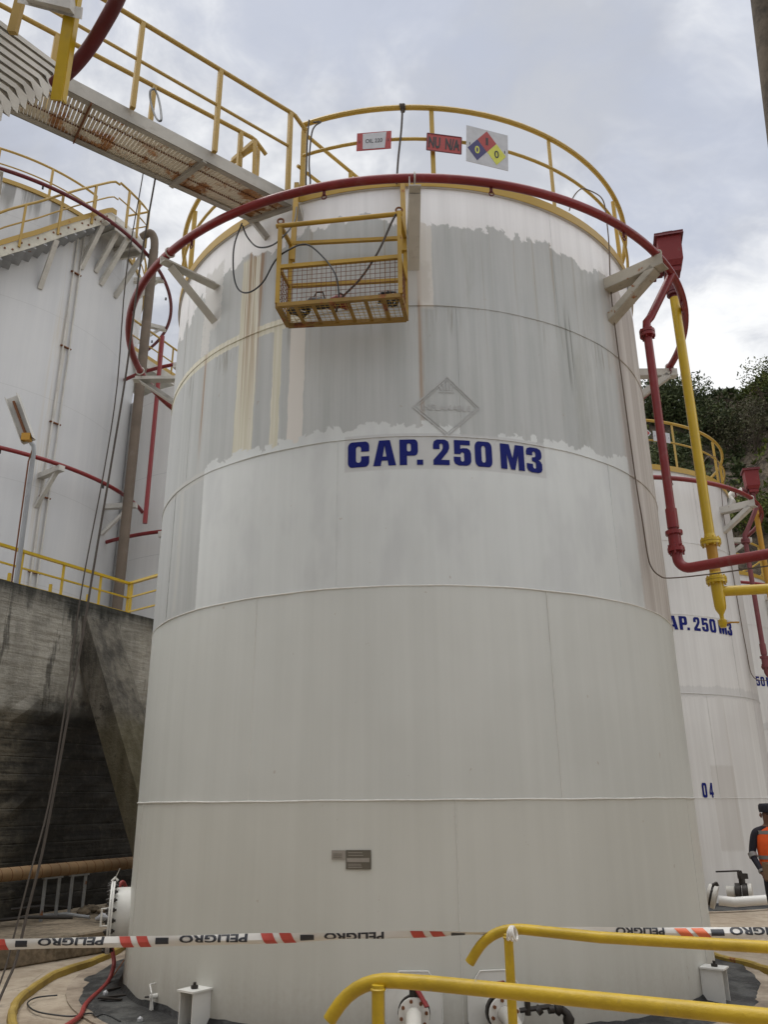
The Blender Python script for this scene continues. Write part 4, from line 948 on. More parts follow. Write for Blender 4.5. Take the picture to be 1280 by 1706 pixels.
tag(b.build('rope_knot', M['rope'], loc=p, smooth=True), 'knotted rope wrapped round the top rail at its highest point', 'rope knot')
cable('lashing_rope', 'doubled rope hanging beside the rail end post left of the OIL 220 sign', 'rope', [hd(515, 200, 6.98), hd(512, 235, 6.99), hd(511, 270, 6.99), hd(510, 308, 6.97), hd(517, 306, 6.95), hd(515, 270, 6.97), hd(519, 225, 6.97), hd(525, 210, 6.97), hd(535, 203, 6.99), hd(522, 204, 6.97)], .009, M['rope'])
cable('power_cable', 'long dark cable loop sagging from the walkway end to the left of the basket', 'cable', [hd(403, 372, 7.15), hd(390, 410, 7.13), hd(389, 455, 7.1), hd(397, 482, 7.08), hd(415, 487, 7.0), hd(438, 470, 6.9), hd(458, 435, 6.8), hd(478, 418, 6.65), hd(510, 407, 6.6), hd(540, 430, 6.55), hd(560, 460, 6.5), hd(565, 495, 6.55)], .0085, M['cable'])
cable('power_cable', 'second shorter loop of dark cable between the walkway end and the basket', 'cable', [hd(404, 376, 7.15), hd(412, 395, 7.1), hd(428, 411, 7.0), hd(450, 410, 6.85), hd(470, 396, 6.68), hd(490, 370, 6.85), hd(494, 345, 7.05)], .0085, M['cable'])
cable('tie_rope', 'brown rope slanting from the top right of the basket down to its floor', 'rope', [hd(663, 352, 6.45), hd(652, 372, 6.45), hd(630, 420, 6.48), hd(600, 465, 6.55), hd(568, 498, 6.62), hd(560, 520, 6.7)], .011, M['rope'])

# ------------------------------------------------------------------ stand pipes beside each small tank (built for the near tank, copied down the row)
def L(x, y, z): return Vector((x, y, z))
def riser(label, mat):
    t = thing('fire_water_riser', label, 'fire pipe', C0+L(2.66, -2.16, 0), 'fire water risers'); o = L(2.66, -2.16, 0)
    E_ = L(2.99-.3134, 7.96-10.1222, 3.90); H1 = L(3.59-.3134, 7.37-10.1222, 3.88)
    dh = (H1-E_).normalized()
    b = MB(); b.tube([x-o for x in (L(3.03, -2.16, 7.42), L(2.72, -2.16, 6.85), L(2.67, -2.16, 6.79), L(2.66, -2.16, 6.70), L(2.66, -2.16, 4.3))], .046, 14); b.build('upper_pipe', mat, t, smooth=True)
    b = MB(); b.cyl(L(0, 0, 6.60), L(0, 0, 6.635), .085, 16); b.cyl(L(0, 0, 6.645), L(0, 0, 6.68), .085, 16)
    for k in range(6): a = k*1.047; b.cyl(L(.066*math.cos(a), .066*math.sin(a), 6.575), L(.066*math.cos(a), .066*math.sin(a), 6.70), .01, 6)
    b.build('flange', mat, t, smooth=True)
    b = MB(); b.cyl(L(0, 0, 4.34), L(0, 0, 4.55), .058, 14); b.build('sleeve', mat, t, smooth=True)
    b = MB(); b.cyl(L(0, 0, 4.27), L(0, 0, 4.31), .085, 16); b.cyl(L(0, 0, 4.10), L(0, 0, 4.28), .064, 14); b.cyl(L(0, 0, 4.09), L(0, 0, 4.13), .085, 16)
    for k in range(6): a = k*1.047; b.cyl(L(.07*math.cos(a), .07*math.sin(a), 4.06), L(.07*math.cos(a), .07*math.sin(a), 4.16), .012, 6)
    b.build('coupling', mat, t, smooth=True)
    z0 = E_-o; b = MB(); pts = [L(0, 0, 4.10)]
    for k in range(7): a = R(90*k/6); pts.append(L(0, 0, 3.90+.13)+L(0, 0, -.13)*math.sin(a)+dh*(.13*(1-math.cos(a))))
    pts += [z0+dh*1.2, z0+dh*3.2+L(0, 0, .03)]; b.tube(pts, .052, 14); b.build('lower_pipe', mat, t, smooth=True)
    return t
r1 = riser('bright red riser pipe right of the near tank, bending level below its flanges', M['red'])
def foam_pipe(label, mat):
    o = L(3.345, -1.39, 0); t = thing('foam_pipe', label, 'foam pipe', C0+o, 'foam standpipes')
    b = MB(); b.cyl(L(0, 0, 4.42), L(0, 0, 7.62), .056, 16); b.build('upper_pipe', mat, t, smooth=True)
    b = MB(); b.cyl(L(0, 0, 7.62), L(0, 0, 7.97), .05, 14); b.cyl(L(0, 0, 7.66), L(0, 0, 7.69), .085, 14); b.cyl(L(0, 0, 7.70), L(0, 0, 7.73), .085, 14); b.build('red_neck', M['red_dark'], t, smooth=True)
    for z in (4.43, 3.99):
        b = MB(); b.cyl(L(0, 0, z), L(0, 0, z+.03), .11, 18); b.cyl(L(0, 0, z-.035), L(0, 0, z-.005), .11, 18); b.tube([L(0, 0, z+.03), L(0, 0, z+.09)], [.075, .057], 14)
        for k in range(8): a = k*.785; b.cyl(L(.092*math.cos(a), .092*math.sin(a), z-.055), L(.092*math.cos(a), .092*math.sin(a), z+.05), .011, 6)
        b.build('flange', M['yellow_new'], t, smooth=True)
    b = MB(); b.cyl(L(0, 0, 4.02), L(0, 0, 4.40), .058, 16); b.build('valve_spool', M['orange_yellow'] if mat is not M['orange_yellow'] else mat, t, smooth=True)
    b = MB(); b.tube([L(0, 0, 3.96), L(0, 0, 3.83), L(0, 0, 3.70), L(0, 0, 3.66), L(0, 0, 3.60), L(0, 0, 3.56), L(0, 0, 3.54), L(0, 0, 3.50), L(0, 0, 3.46)], [.07, .066, .062, .055, .022, .022, .045, .045, .03], 14); b.build('drain_leg', M['yellow_new'], t, smooth=True)
    b = MB(); b.tube([L(.05, 0, 3.51), L(.09, -.01, 3.515), L(.17, -.02, 3.515)], .009, 6); b.build('valve_handle', M['orange_yellow'], t, smooth=True)
    b = MB(); b.tube([L(0, 0, 3.86), L(.55, -.05, 3.875), L(3.2, -.3, 3.93)], .057, 14); b.build('branch_pipe', M['yellow_new'], t, smooth=True)
    return t
y1 = foam_pipe('tall yellow standpipe right of the near tank, rising to the red box', M['yellow_new'])
def recolor(t, mp):
    for c in [o for o in bpy.data.objects if o.parent == t]:
        for k, v in mp.items():
            if c.data.materials[0] == k: c.data = c.data.copy(); c.data.materials[0] = v; break
r2_ = copy_tree(r1, 'faded pinkish red riser pipe beside the tank numbered 04', C0+ROWV+L(2.66, -2.16, 0)); recolor(r2_, {M['red']: M['red_pink']})
y2 = copy_tree(y1, 'orange yellow standpipe beside the tank numbered 04, at the right edge', C0+ROWV+L(3.345, -1.39, 0)); recolor(y2, {M['yellow_new']: M['orange_yellow']})
def conduit(label, C):
    pts = [(35.3, 3.14, 8.0), (36.5, 3.16, 8.2), (38.5, 3.2, 8.35), (41.5, 3.2, 8.42), (45.5, 3.2, 8.47), (47.6, 3.19, 8.44), (48.2, 3.18, 8.3), (48.4, 3.17, 7.9), (48.5, 3.125, 7.3), (48.6, 3.12, 6.6), (49.65, 3.12, 5.0), (50.6, 3.12, 4.5), (51.2, 3.12, 4.12), (51.6, 3.14, 3.98), (52.6, 3.19, 3.90), (54.5, 3.26, 3.885)]
    P = [pol(*p) for p in pts]; A = [hd(1180, 957, 8.62)-C0, hd(1280, 943, 8.2)-C0]
    A += [A[-1]+(A[-1]-A[-2])*1.2]
    return cable('cable_conduit', label, 'conduit', [C+p for p in P+A], .0075, M['brown_pipe'], 'conduits down the tank shells')
conduit('thin grey conduit running down the right flank of the near tank and bending right', C0)
conduit('thin grey conduit running down the flank of the tank numbered 04', C0+ROWV)

# ------------------------------------------------------------------ access walkway to the near tank
def LZ(p, z): return Vector((p[0], p[1], z))
wl0, wl1 = Vector((-4.1, 5.37, 0)), Vector((-1.42, 7.425, 0)); wr0, wr1 = Vector((-3.9, 4.72, 0)), Vector((-.90, 7.20, 0))
wk = thing('access_walkway', 'rusty grey steel walkway with slatted grating bridging to the tank top', 'walkway', (-2.4, 6.1, 7.75)); O_ = Vector(wk.location)
def chan(p, q, out):
    b = MB(); p, q = rel(LZ(p, 0)), rel(LZ(q, 0)); dz_ = Vector((0, 0, 1)); p = Vector((p.x, p.y, 7.83-O_.z)); q = Vector((q.x, q.y, 7.83-O_.z)); d_ = (q-p).normalized(); sd = d_.cross(dz_)*out
    b.bar(p, q, .008, .15); b.bar(p-sd*.03+dz_*.071, q-sd*.03+dz_*.071, .06, .008); b.bar(p-sd*.03-dz_*.071, q-sd*.03-dz_*.071, .06, .008); return b
chan(wl0, wl1, -1).build('side_beam', M['beam'], wk); chan(wr0, wr1, 1).build('side_beam', M['beam'], wk)
gb = MB(); ll = (wl1-wl0).length; nsl = 100
for i in range(nsl):
    f = (i+.5)/nsl; p, q = wl0.lerp(wl1, f), wr0.lerp(wr1, f); a = rel(LZ(p.lerp(q, .02), 7.79)); c = rel(LZ(p.lerp(q, .98), 7.79)); gb.bar(a, c, .0275, .022)
gto = gb.build('grating', M['grating'], wk)
for f in (.34, .67):
    cbn = MB()
    p = LZ(wl0.lerp(wr0, f), 7.785); q = LZ(wl1.lerp(wr1, f), 7.785); n_ = 150
    for k in range(n_): cbn.bar(rel(p.lerp(q, k/n_)), rel(p.lerp(q, (k+.55)/n_)), .013, .034)
    cbn.build('cross_bar', M['rusty'], gto)

for f in (.42, .715, .985):
    b = MB(); b.bar(rel(LZ(wl0.lerp(wl1, f), 7.76)), rel(LZ(wr0.lerp(wr1, f), 7.76)), .05 if f > .5 else .012, .05); b.build('cross_beam', M['beam'] if f > .5 else M['rusty'], wk)
b = MB(); e = LZ(wl1, 7.79); b.bar(rel(e), rel(e+Vector((.16, .02, -.22))), .06, .06); b.build('seat_bracket', M['beam'], wk)
b = MB(); e = LZ(wr1, 7.79); b.bar(rel(e), rel(e+Vector((.05, .10, -.2))), .06, .06); b.build('seat_bracket', M['beam'], wk)
# rails
ro = Vector((.02, -.09, 0))
rA, rB = Vector((-3.9, 4.62, 0)), Vector((-.99, 7.07, 0))
rd = (rB-rA).normalized()
def hrail(pA, pB, zt, zm, posts, tag_, tail=True, zb=7.91):
    b = MB(); pts = [rel(LZ(pA, zt)), rel(LZ(pB, zt))]
    if tail: pts += [rel(LZ(pB+rd*.05, zt-.01)), rel(LZ(pB+rd*.20, zt-.13))]
    b.tube(pts, .025, 10); hr = b.build('handrail', M['yellow_old'], wk, smooth=True)
    for z in zm: b = MB(); b.tube([rel(LZ(pA, z)), rel(LZ(pB, z))], .017, 8); b.build('mid_rail', M['yellow_old'], hr, smooth=True)
    for f in posts: p = pA.lerp(pB, f); b = MB(); b.bar(rel(LZ(p, zb-.04)), rel(LZ(p, zt-.01)), .045, .045, rd); b.build('post', M['yellow_old'], hr)
    return hr
fr_ = lambda x: (x-rA.x)/(rB.x-rA.x)
hrail(rA, rB, 8.95, [8.47], [fr_(-2.33), fr_(-1.67), fr_(-1.0)], 'r')
lA, lB = Vector((-4.1, 5.38, 0)), Vector((-1.49, 7.42, 0)); fl_ = lambda x: (x-lA.x)/(lB.x-lA.x)
hrail(lA, lB, 8.95, [], [fl_(-3.22), fl_(-2.42), fl_(-1.6)], 'l')
cable('hanging_cord', 'short black cord tied on the walkway rail in a loop', 'cord', [hd(256, 148, 6.95), hd(250, 152, 6.9), hd(251, 170, 6.85), hd(259, 195, 6.7), hd(268, 201, 6.6), hd(267, 180, 6.8), hd(262, 158, 6.95), hd(256, 147, 6.98)], .011, M['cable'])
# rail crossing the roof beyond the rim
t = thing('roof_handrail', 'thin yellow handrail running back over the tank roof behind the end post', 'handrail', Vector((-.6, 7.7, 7.95))); O_ = Vector(t.location)
p, q = Vector((-.88, 7.33, 8.92)), Vector((.05, 8.45, 8.92)); b = MB(); b.tube([rel(p), rel(q)], .022, 8); b.build('top_bar', M['yellow'], t, smooth=True)
b = MB(); b.tube([rel(p-Vector((.05, .06, .52))), rel(q-Vector((0, 0, .52)))], .02, 8); b.build('mid_bar', M['yellow'], t, smooth=True)
for f in (.0, .55, 1.): c = p.lerp(q, f); b = MB(); b.bar(rel(Vector((c.x, c.y, 7.88))), rel(c), .05, .05, (1, 0, 0)); b.build('post', M['yellow'], t)
t = thing('swing_gate', 'small yellow angle iron gate frame leaning over the walkway by its tank end', 'gate', hd(400, 260, 7.6)); O_ = Vector(t.location)
b = MB(); b.bar(rel(hd(388, 268, 7.7)), rel(hd(425, 236, 7.25)), .05, .05); b.build('gate_arm', M['yellow_old'], t); b = MB(); b.bar(rel(hd(425, 236, 7.25)), rel(hd(423, 300, 7.2)), .04, .04); b.build('gate_post', M['yellow_old'], t); b = MB(); b.bar(rel(hd(402, 235, 7.5)), rel(hd(400, 278, 7.5)), .04, .04); b.build('gate_post', M['yellow_old'], t)

# ------------------------------------------------------------------ stair and ring of the neighbouring tank, upper left corner
st = thing('steel_stair', 'white steel stair of folded plate treads seen from below in the top left corner', 'stair', (-3.4, 5.0, 6.6)); O_ = Vector(st.location)
top, low = onz(116, 128, 7.83), onz(-40, 198, 6.55); nT = 12
_q = onz(0, 42, 7.83); ld_ = (_q-top); ld_.z = 0; ld_.normalize()
for k in range(nT+1):
    p = top.lerp(low, k/nT); b = MB(); du = Vector((low.x-top.x, low.y-top.y, 0)).normalized(); Zv = Vector((0, 0, 1)); A = rel(p); w_ = .13
    prof = [(0, 0), (w_, 0), (w_, -.05), (w_-.006, -.05), (w_-.006, -.006), (.04, -.006), (.006, -.14), (0, -.14)]
    b.prism([A+du*x+Zv*z for x, z in prof], ld_*1.5); 
    b.prism([A+du*x+Zv*z for x, z in ((0, 0), (w_, 0), (w_, -.05), (.05, -.14), (0, -.14))], ld_*.006-ld_*.012)
    b.build('tread', M['white_steel'], st)
b = MB(); pA, pB = top+Vector((.03, .02, -.12)), low+Vector((.03, 0, -.12)); 
for fr2 in (0.02,): pass
P1 = hd(93, 167, 5.45); P2 = hd(128, -60, 5.1)
b.bar(rel(P1), rel(P2), .085, .02, (0, 1, 0)); b.bar(rel(P1+Vector((.04, .03, .02))), rel(P2+Vector((.04, .03, 0))), .02, .07, (0, 1, 0)); b.build('handrail_post', M['yellow_new'], st)
b = MB(); b.bar(rel(hd(20, 55, 5.8)), rel(hd(38, -20, 5.7)), .07, .05, (0, 1, 0)); b.build('handrail_post', M['yellow_old'], st)
b = MB(); b.prism([rel(hd(30, -6, 5.4)), rel(hd(136, 12, 5.15)), rel(hd(134, 32, 5.15)), rel(hd(28, 4, 5.4))], (0, .02, .02)); b.prism([rel(hd(38, -30, 5.3)), rel(hd(118, -18, 5.1)), rel(hd(116, 14, 5.1)), rel(hd(40, -4, 5.3))], (0, .1, .04)); b.build('landing_plate', M['white_steel'], st)
nrp = [hd(u, v, D) for u, v, D in ((222, -80, 4.3), (198, -8, 4.8), (170, 45, 5.15), (145, 84, 5.4), (118, 116, 5.65), (90, 140, 5.85))]
cable('neighbour_cooling_ring', 'dark red curved pipe of the neighbouring tank passing behind the yellow post, top left', 'pipe', nrp, .055, M['red_dark'], n=14)

# ------------------------------------------------------------------ big tank far left on the terrace
CB = Vector((-12.74, 22.29, WTOP-.12)); HB = 17.87-CB.z; RB = 4.81
bt_ = thing('storage_tank', 'very large white tank on the terrace at far left with a spiral stair', 'storage tank', CB)
mb = MB(); mb.ringband(RB-.03, RB, 0, HB, n=200); big_shell = mb.build('shell', M['big_tank'], bt_, smooth=True)
mb = MB(); m_ = 96; mb.v = [(0, 0, HB+.9)]+[((RB-.01)*math.sin(2*math.pi*j/m_), -(RB-.01)*math.cos(2*math.pi*j/m_), HB-.01) for j in range(m_)]; mb.f = [(0, 1+j, 1+(j+1) % m_) for j in range(m_)]; mb.mi = [0]*m_; mb.build('roof', M['white_steel'], bt_, smooth=True)
mb = MB(); mb.ringband(RB, RB+.05, HB-.02, HB+.11, n=160); mb.build('kick_plate', M['yellow_old'], bt_, smooth=True)
mb = MB(); mb.ringtube(RB+.02, HB+1.05, .035, 85, 420, 150, 8); gr_ = mb.build('guardrail', M['yellow_old'], bt_, smooth=True)
mb = MB(); mb.ringtube(RB+.02, HB+.55, .022, 85, 420, 150, 6); mb.build('mid_rail', M['yellow_old'], gr_, smooth=True)
for k in range(21):
    a = 85+k*(335/20); mb = MB(); mb.bar(pol(a, RB+.02, HB), pol(a, RB+.02, HB+1.05), .06, .06, pol(a, 1, 0)); mb.build('post', M['yellow_old'], gr_)
for zr, nm in ((17.62-CB.z, 0), (9.8-CB.z, 1)):
    mb = MB(); mb.ringtube(RB+(.95 if nm == 0 else .82), zr-(.1 if nm == 0 else 0), .055, 0, 360, 160, 10); rg_ = mb.build('cooling_ring', M['red_dark'] if nm == 0 else M['red'], bt_, smooth=True)
    for k in range(12):
        a = 9+k*30; mb = MB(); mb.cyl(pol(a, RB+.8, zr-.05), pol(a, RB+.8, zr-.14), .03, 6); mb.build('spray_nozzle', M['dark_metal'], rg_)
    for k in range(12):
        a = 24+k*30+(4 if nm == 0 else 0); mb = MB(); mb.bar(pol(a, RB, zr-.12), pol(a, RB+.95, zr-.12), .16, .14); br_ = mb.build('pipe_bracket', M['white_steel'], bt_)
        mb = MB(); mb.bar(pol(a, RB+.75, zr-.15), pol(a, RB, zr-.95), .10, .08); mb.build('brace', M['white_steel'], br_)
for a in (55.0, 57.3):
    mb = MB(); mb.cyl(pol(a, RB+.06, 0), pol(a, RB+.06, HB-.1), .024, 8)
    lp = mb.build('downpipe', M['white_steel'], bt_, smooth=True)
for z in (2.4, 4.4, 6.5, 8.8, 11.2):
    mb = MB(); mb.bar(pol(54.2, RB+.05, z), pol(58.0, RB+.05, z), .06, .03); mb.build('pipe_clip', M['rusty'], bt_)
# spiral stair and landing
def szf(T): return float(np.interp(T, [-40, 31, 39, 48, 60, 64], [8.2, 15.32, 15.98, 16.86, 18.02, 18.05]))-CB.z
ms = MB(); n_ = 60; Ts = [-40+(62+40)*i/n_ for i in range(n_+1)]
def helix(mb, r, w_, z0, z1):
    v0 = len(mb.v)
    for T in Ts:
        for rr, dz_ in ((r, z0), (r+w_, z0), (r+w_, z1), (r, z1)): mb.v.append(tuple(pol(T, rr, szf(T)+dz_)))
    for i in range(n_):
        for k in range(4): mb.f.append((v0+i*4+k, v0+(i+1)*4+k, v0+(i+1)*4+(k+1) % 4, v0+i*4+(k+1) % 4)); mb.mi.append(0)
helix(ms, RB+.74, .02, -.38, -.02); sst = ms.build('stair_stringer', paint('stringer_paint', (.56, .53, .44), .6, .34, .5, 3.0), bt_, smooth=True)
ms = MB(); helix(ms, RB+.775, .02, -.02, .16); ms.build('stair_kick_plate', M['yellow_old'], sst, smooth=True)
for dz_, pr, nm in ((1.1, .035, 'stair_handrail'), (.55, .022, 'stair_mid_rail')):
    ms = MB(); ms.tube([pol(T, RB+.78, szf(T)+dz_) for T in Ts], pr, 8); ms.build(nm, M['yellow_old'], sst, smooth=True)
for T in np.arange(-38, 62, 9.2):
    ms = MB(); ms.bar(pol(T, RB+.78, szf(T)-.25), pol(T, RB+.78, szf(T)+1.1), .06, .06, pol(T, 1, 0)); ms.build('stair_post', M['yellow_old'], sst)
for i, T in enumerate(np.arange(-38, 60, 1.9)):
    bo = MB(); p = pol(T, RB+.762, szf(T)-(.13 if i % 2 else .26)); bo.cyl(p, p+pol(T, .02, 0), .028, 6); bo.build('bolt', M['rusty'], sst)
for T in np.arange(-38, 61, 2.6):
    ms = MB(); z = szf(T)-.22; ms.bar(pol(T+1.3, RB+.02, z), pol(T+1.3, RB+.73, z), .26, .03, (0, 0, 1)); ms.bar(pol(T+2.3, RB+.02, z+.07), pol(T+2.3, RB+.73, z+.07), .01, .13); ms.build('tread', M['galv'], sst)
for T in (-20, 5, 27, 45, 58, 64):
    ms = MB(); z = szf(min(T, 62))-.3; ms.bar(pol(T, RB, z-1.3), pol(T, RB+.72, z-.1), .13, .10); ms.bar(pol(T, RB, z), pol(T, RB+.74, z), .1, .1); ms.build('stair_strut', M['white_steel'], bt_)
# landing
ms = MB(); ms.ringband(RB, RB+.80, 18.02-CB.z-.28, 18.02-CB.z-.22, 62, 76, 12); ms.ringband(RB+.76, RB+.80, 18.02-CB.z-.5, 18.02-CB.z-.02, 62, 76, 12); ms.bar(pol(72, RB, 18.02-CB.z-.36), pol(72, RB+.78, 18.02-CB.z-.36), .1, .15); ms.bar(pol(76, RB, 18.02-CB.z-.3), pol(76, RB+.8, 18.02-CB.z-.3), .08, .3)
lan = ms.build('landing', M['white_steel'], bt_)
zt = 18.05-CB.z
ms = MB(); ms.tube([pol(a, RB+.8, zt+1.15) for a in (62, 66, 70, 73, 76)]+[pol(76, RB+.1, zt+1.15)], .035, 8); ms.build('landing_rail', M['yellow_old'], lan, smooth=True)
ms = MB(); ms.tube([pol(a, RB+.8, zt+.6) for a in (62, 66, 70, 73, 76)]+[pol(76, RB+.1, zt+.6)], .022, 6); ms.build('landing_rail', M['yellow_old'], lan, smooth=True)
for a in (66, 71, 76):
    ms = MB(); ms.bar(pol(a, RB+.8, zt-.2), pol(a, RB+.8, zt+1.15), .06, .06, pol(a, 1, 0)); ms.build('landing_post', M['yellow_old'], lan)
for a in (67, 75):
    ms = MB(); ms.bar(pol(a, RB, zt-1.9), pol(a, RB+.85, zt-.5), .14, .1); ms.build('landing_strut', M['white_steel'], lan)

t = tag(cable('overflow_pipe', 'fat brown vertical pipe standing at the right edge of the far left tank', 'pipe', [hd(236, 395, 22.2), hd(250, 388, 22.0), hd(257, 400, 22.0), hd(256, 425, 22.0)], .12, M['brown_pipe'], n=14, smoothn=4))
pv0 = hd(256, 418, 22.0); b = MB(); b.cyl(Vector((pv0.x, pv0.y, pv0.z)), Vector((pv0.x, pv0.y, WTOP-.1)), .135, 18); o = b.build('vertical_pipe', M['brown_pipe'], loc=(pv0.x, pv0.y, WTOP-.1), smooth=True); o.parent = t; o.location = Vector((pv0.x, pv0.y, WTOP-.1))-t.location
o.data.transform(Matrix.Translation((pv0.x, pv0.y, WTOP-.1)) @ Matrix.Translation((-pv0.x, -pv0.y, -(WTOP-.1))))
rt_, rb2 = hd(268, 560, 20.6), hd(241, 872, 20.6); b = MB(); b.cyl(Vector((rb2.x, rb2.y, rt_.z)), Vector((rb2.x, rb2.y, rb2.z)), .06, 12); tag(b.build('red_downcomer', M['red'], loc=Vector((rb2.x, rb2.y, rb2.z)), smooth=True), 'straight dark red vertical pipe joining the two rings of the far left tank', 'pipe')

# middle tank behind
CM = Vector((-4.5, 26.6, WTOP-.12)); HM_ = 13.75-CM.z; RM = 4.8
mt = thing('storage_tank', 'white tank seen between the far left tank and the near tank', 'storage tank', CM)
mb = MB(); mb.ringband(RM-.03, RM, 0, HM_, n=160); mb.build('shell', M['mid_tank'], mt, smooth=True)
mb = MB(); mb.v = [(0, 0, HM_+.9)]+[((RM-.01)*math.sin(2*math.pi*j/m_), -(RM-.01)*math.cos(2*math.pi*j/m_), HM_-.01) for j in range(m_)]; mb.f = [(0, 1+j, 1+(j+1) % m_) for j in range(m_)]; mb.mi = [0]*m_; mb.build('roof', M['white_steel'], mt, smooth=True)
for zr in (13.95-CM.z, 8.75-CM.z):
    mb = MB(); mb.ringtube(RM+.8, zr, .055, 0, 360, 140, 10); rg_ = mb.build('cooling_ring', M['red'], mt, smooth=True)
    for k in range(10):
        a = -52+k*36; mb = MB(); mb.bar(pol(a, RM, zr-.12), pol(a, RM+.95, zr-.12), .16, .16); br_ = mb.build('pipe_bracket', M['white_steel'], mt)
        mb = MB(); mb.bar(pol(a, RM+.75, zr-.15), pol(a, RM, zr-1.2), .12, .1); mb.build('brace', M['white_steel'], br_)
# bridge between the two rear tanks
t = thing('bridge_walkway', 'grey walkway with yellow kick plate and rails linking the two rear tanks', 'walkway', onz(262, 630, 15.0)); O_ = Vector(t.location)
p, q = onz(205, 575, 15.2), onz(318, 650, 15.2); dd = (q-p).normalized(); sdv = dd.cross(Vector((0, 0, 1))).normalized()
if sdv.y > 0: sdv = -sdv
b = MB(); Zv = Vector((0, 0, 1)); c0, c1 = p-sdv*.75, q-sdv*.75
b.bar(rel(c0), rel(c1), 1.5, .12); b.bar(rel(p-Zv*.12), rel(q-Zv*.12), .12, .3); b.bar(rel(p-sdv*1.5-Zv*.12), rel(q-sdv*1.5-Zv*.12), .12, .3); b.build('deck', M['beam'], t)
b = MB(); b.bar(rel(p+Zv*.13), rel(q+Zv*.13), .02, .15); b.build('kick_plate', M['yellow_old'], t)
for off_ in (0, 1.5):
    b = MB(); a, c = p-sdv*off_, q-sdv*off_; b.tube([rel(a+Zv*1.1), rel(c+Zv*1.1)], .035, 8); hr = b.build('handrail', M['yellow_old'], t, smooth=True)
    b = MB(); b.tube([rel(a+Zv*.55), rel(c+Zv*.55)], .025, 6); b.build('mid_rail', M['yellow_old'], hr, smooth=True)
    for k in range(5): x = a.lerp(c, (k+.4)/5); b = MB(); b.bar(rel(x), rel(x+Zv*1.1), .05, .05, (1, 0, 0)); b.build('post', M['yellow_old'], hr)

# terrace railing behind the wall
t = thing('terrace_railing', 'yellow three bar railing on the terrace above the concrete wall', 'railing', (-5.2, 16.0, WTOP-.12)); O_ = Vector(t.location)
k0 = Vector((-6.64, 13.45, 0)); k1 = Vector((-5.22, 16.18, 0)); k2 = k1+Vector((.77, -.64, 0))*.0; k3 = Vector((-4.40, 15.50, 0)); kd = (k1-k0).normalized(); k00 = k0-kd*3.5
for z, rr, nm in ((5.96, .035, 'top_rail'), (5.66, .02, 'mid_rail'), (5.36, .02, 'low_rail')):
    b = MB(); b.bar(rel(LZ(k00, z)), rel(LZ(k1, z)), rr*2, rr*1.4); b.bar(rel(LZ(k1, z)), rel(LZ(k3+(k3-k1)*2, z)), rr*2, rr*1.4); b.build(nm, M['yellow_new'], t)
b = MB(); b.bar(rel(LZ(k1, 5.0)), rel(LZ(k3+(k3-k1)*2, 5.0)), .03, .16); b.build('kick_plate', M['yellow_new'], t)
for x in list(np.arange(-3.2, 3.2, .92)):
    p = k0+kd*x; b = MB(); b.bar(rel(LZ(p, WTOP-.12)), rel(LZ(p, 5.96)), .04, .04, (1, 0, 0)); b.build('post', M['yellow_new'], t)
    p = p+Vector((-.35, .35, 0)); b = MB(); b.bar(rel(LZ(p, WTOP-.12)), rel(LZ(p, 5.66)), .05, .05, (1, 0, 0)); b.build('post', M['yellow_new'], t)
for f in (0., .1, 1.1): p = k1.lerp(k3, f); b = MB(); b.bar(rel(LZ(p, WTOP-.12)), rel(LZ(p, 5.96)), .045, .045, (1, 0, 0)); b.build('post', M['yellow_new'], t)

# lamp post on the wall
t = thing('lamp_post', 'slim grey post on the wall top with a tilted open tube light fitting', 'lamp', Vector((-5.60, 12.02, WTOP))); O_ = Vector(t.location)
b = MB(); b.tube([rel((-5.60, 12.02, WTOP-.05)), rel((-5.64, 12.05, 7.05)), rel((-5.66, 12.05, 7.18)), rel((-5.80, 11.98, 7.36))], .036, 10); b.build('post', M['galv'], t, smooth=True)
b = MB(); b.tube([rel((-5.66, 12.0, WTOP-.05)), rel((-5.69, 12.02, 6.9)), rel((-5.66, 12.03, 7.1))], .013, 6); b.build('cable', M['rusty'], t, smooth=True)
f0_, f1_ = hd(20, 661, 13.1), hd(47, 735, 13.0); sdir = (f1_-f0_).normalized(); sx = sdir.cross(Vector((0, 1, 0))).normalized(); sn = sdir.cross(sx).normalized()
if sn.y > 0: sn = -sn
b = MB(); b.bar(rel(f0_)-sn*.03, rel(f1_)-sn*.03, .2, .05, sn); b.bar(rel(f0_)+sx*.095+sn*.03, rel(f1_)+sx*.095+sn*.03, .01, .09, sn); b.bar(rel(f0_)-sx*.095+sn*.03, rel(f1_)-sx*.095+sn*.03, .01, .09, sn)
b.build('lamp_housing', M['white_steel'], t)
b = MB(); b.cyl(rel(f0_)+sn*.025+sdir*.1, rel(f1_)+sn*.025-sdir*.05, .022, 8); b.build('tube', M['rusty'], t)
b = MB(); b.box(rel(f1_)+sn*.02-sdir*.06, (.14, .10, .12)); b.build('socket', M['orange_yellow'], t)

# long ropes from the walkway down to the ground
ra = [(240, 262, 7.1), (237, 296, 7.12), (210, 455, 6.98), (195, 640, 6.88), (172, 790, 6.8), (142, 945, 6.7), (125, 1052, 6.62), (110, 1165, 6.5), (81, 1338, 6.35), (50, 1454, 6.2), (23, 1558, 6.1), (-2, 1642, 6.0), (-70, 1790, 5.7)]
rb_ = [(262, 272, 7.1), (257, 305, 7.12), (235, 430, 7.05), (218, 560, 7.0), (207, 640, 6.95), (182, 790, 6.85), (155, 950, 6.75), (137, 1060, 6.66), (118, 1165, 6.55), (95, 1290, 6.45), (70, 1420, 6.35), (45, 1520, 6.28), (26, 1600, 6.2), (5, 1650, 6.1), (-60, 1800, 5.8)]
cable('hoist_rope', 'left one of two long dark ropes hanging from the walkway past the wall', 'rope', [hd(*p) for p in ra], .006, M['rope'], smoothn=4)
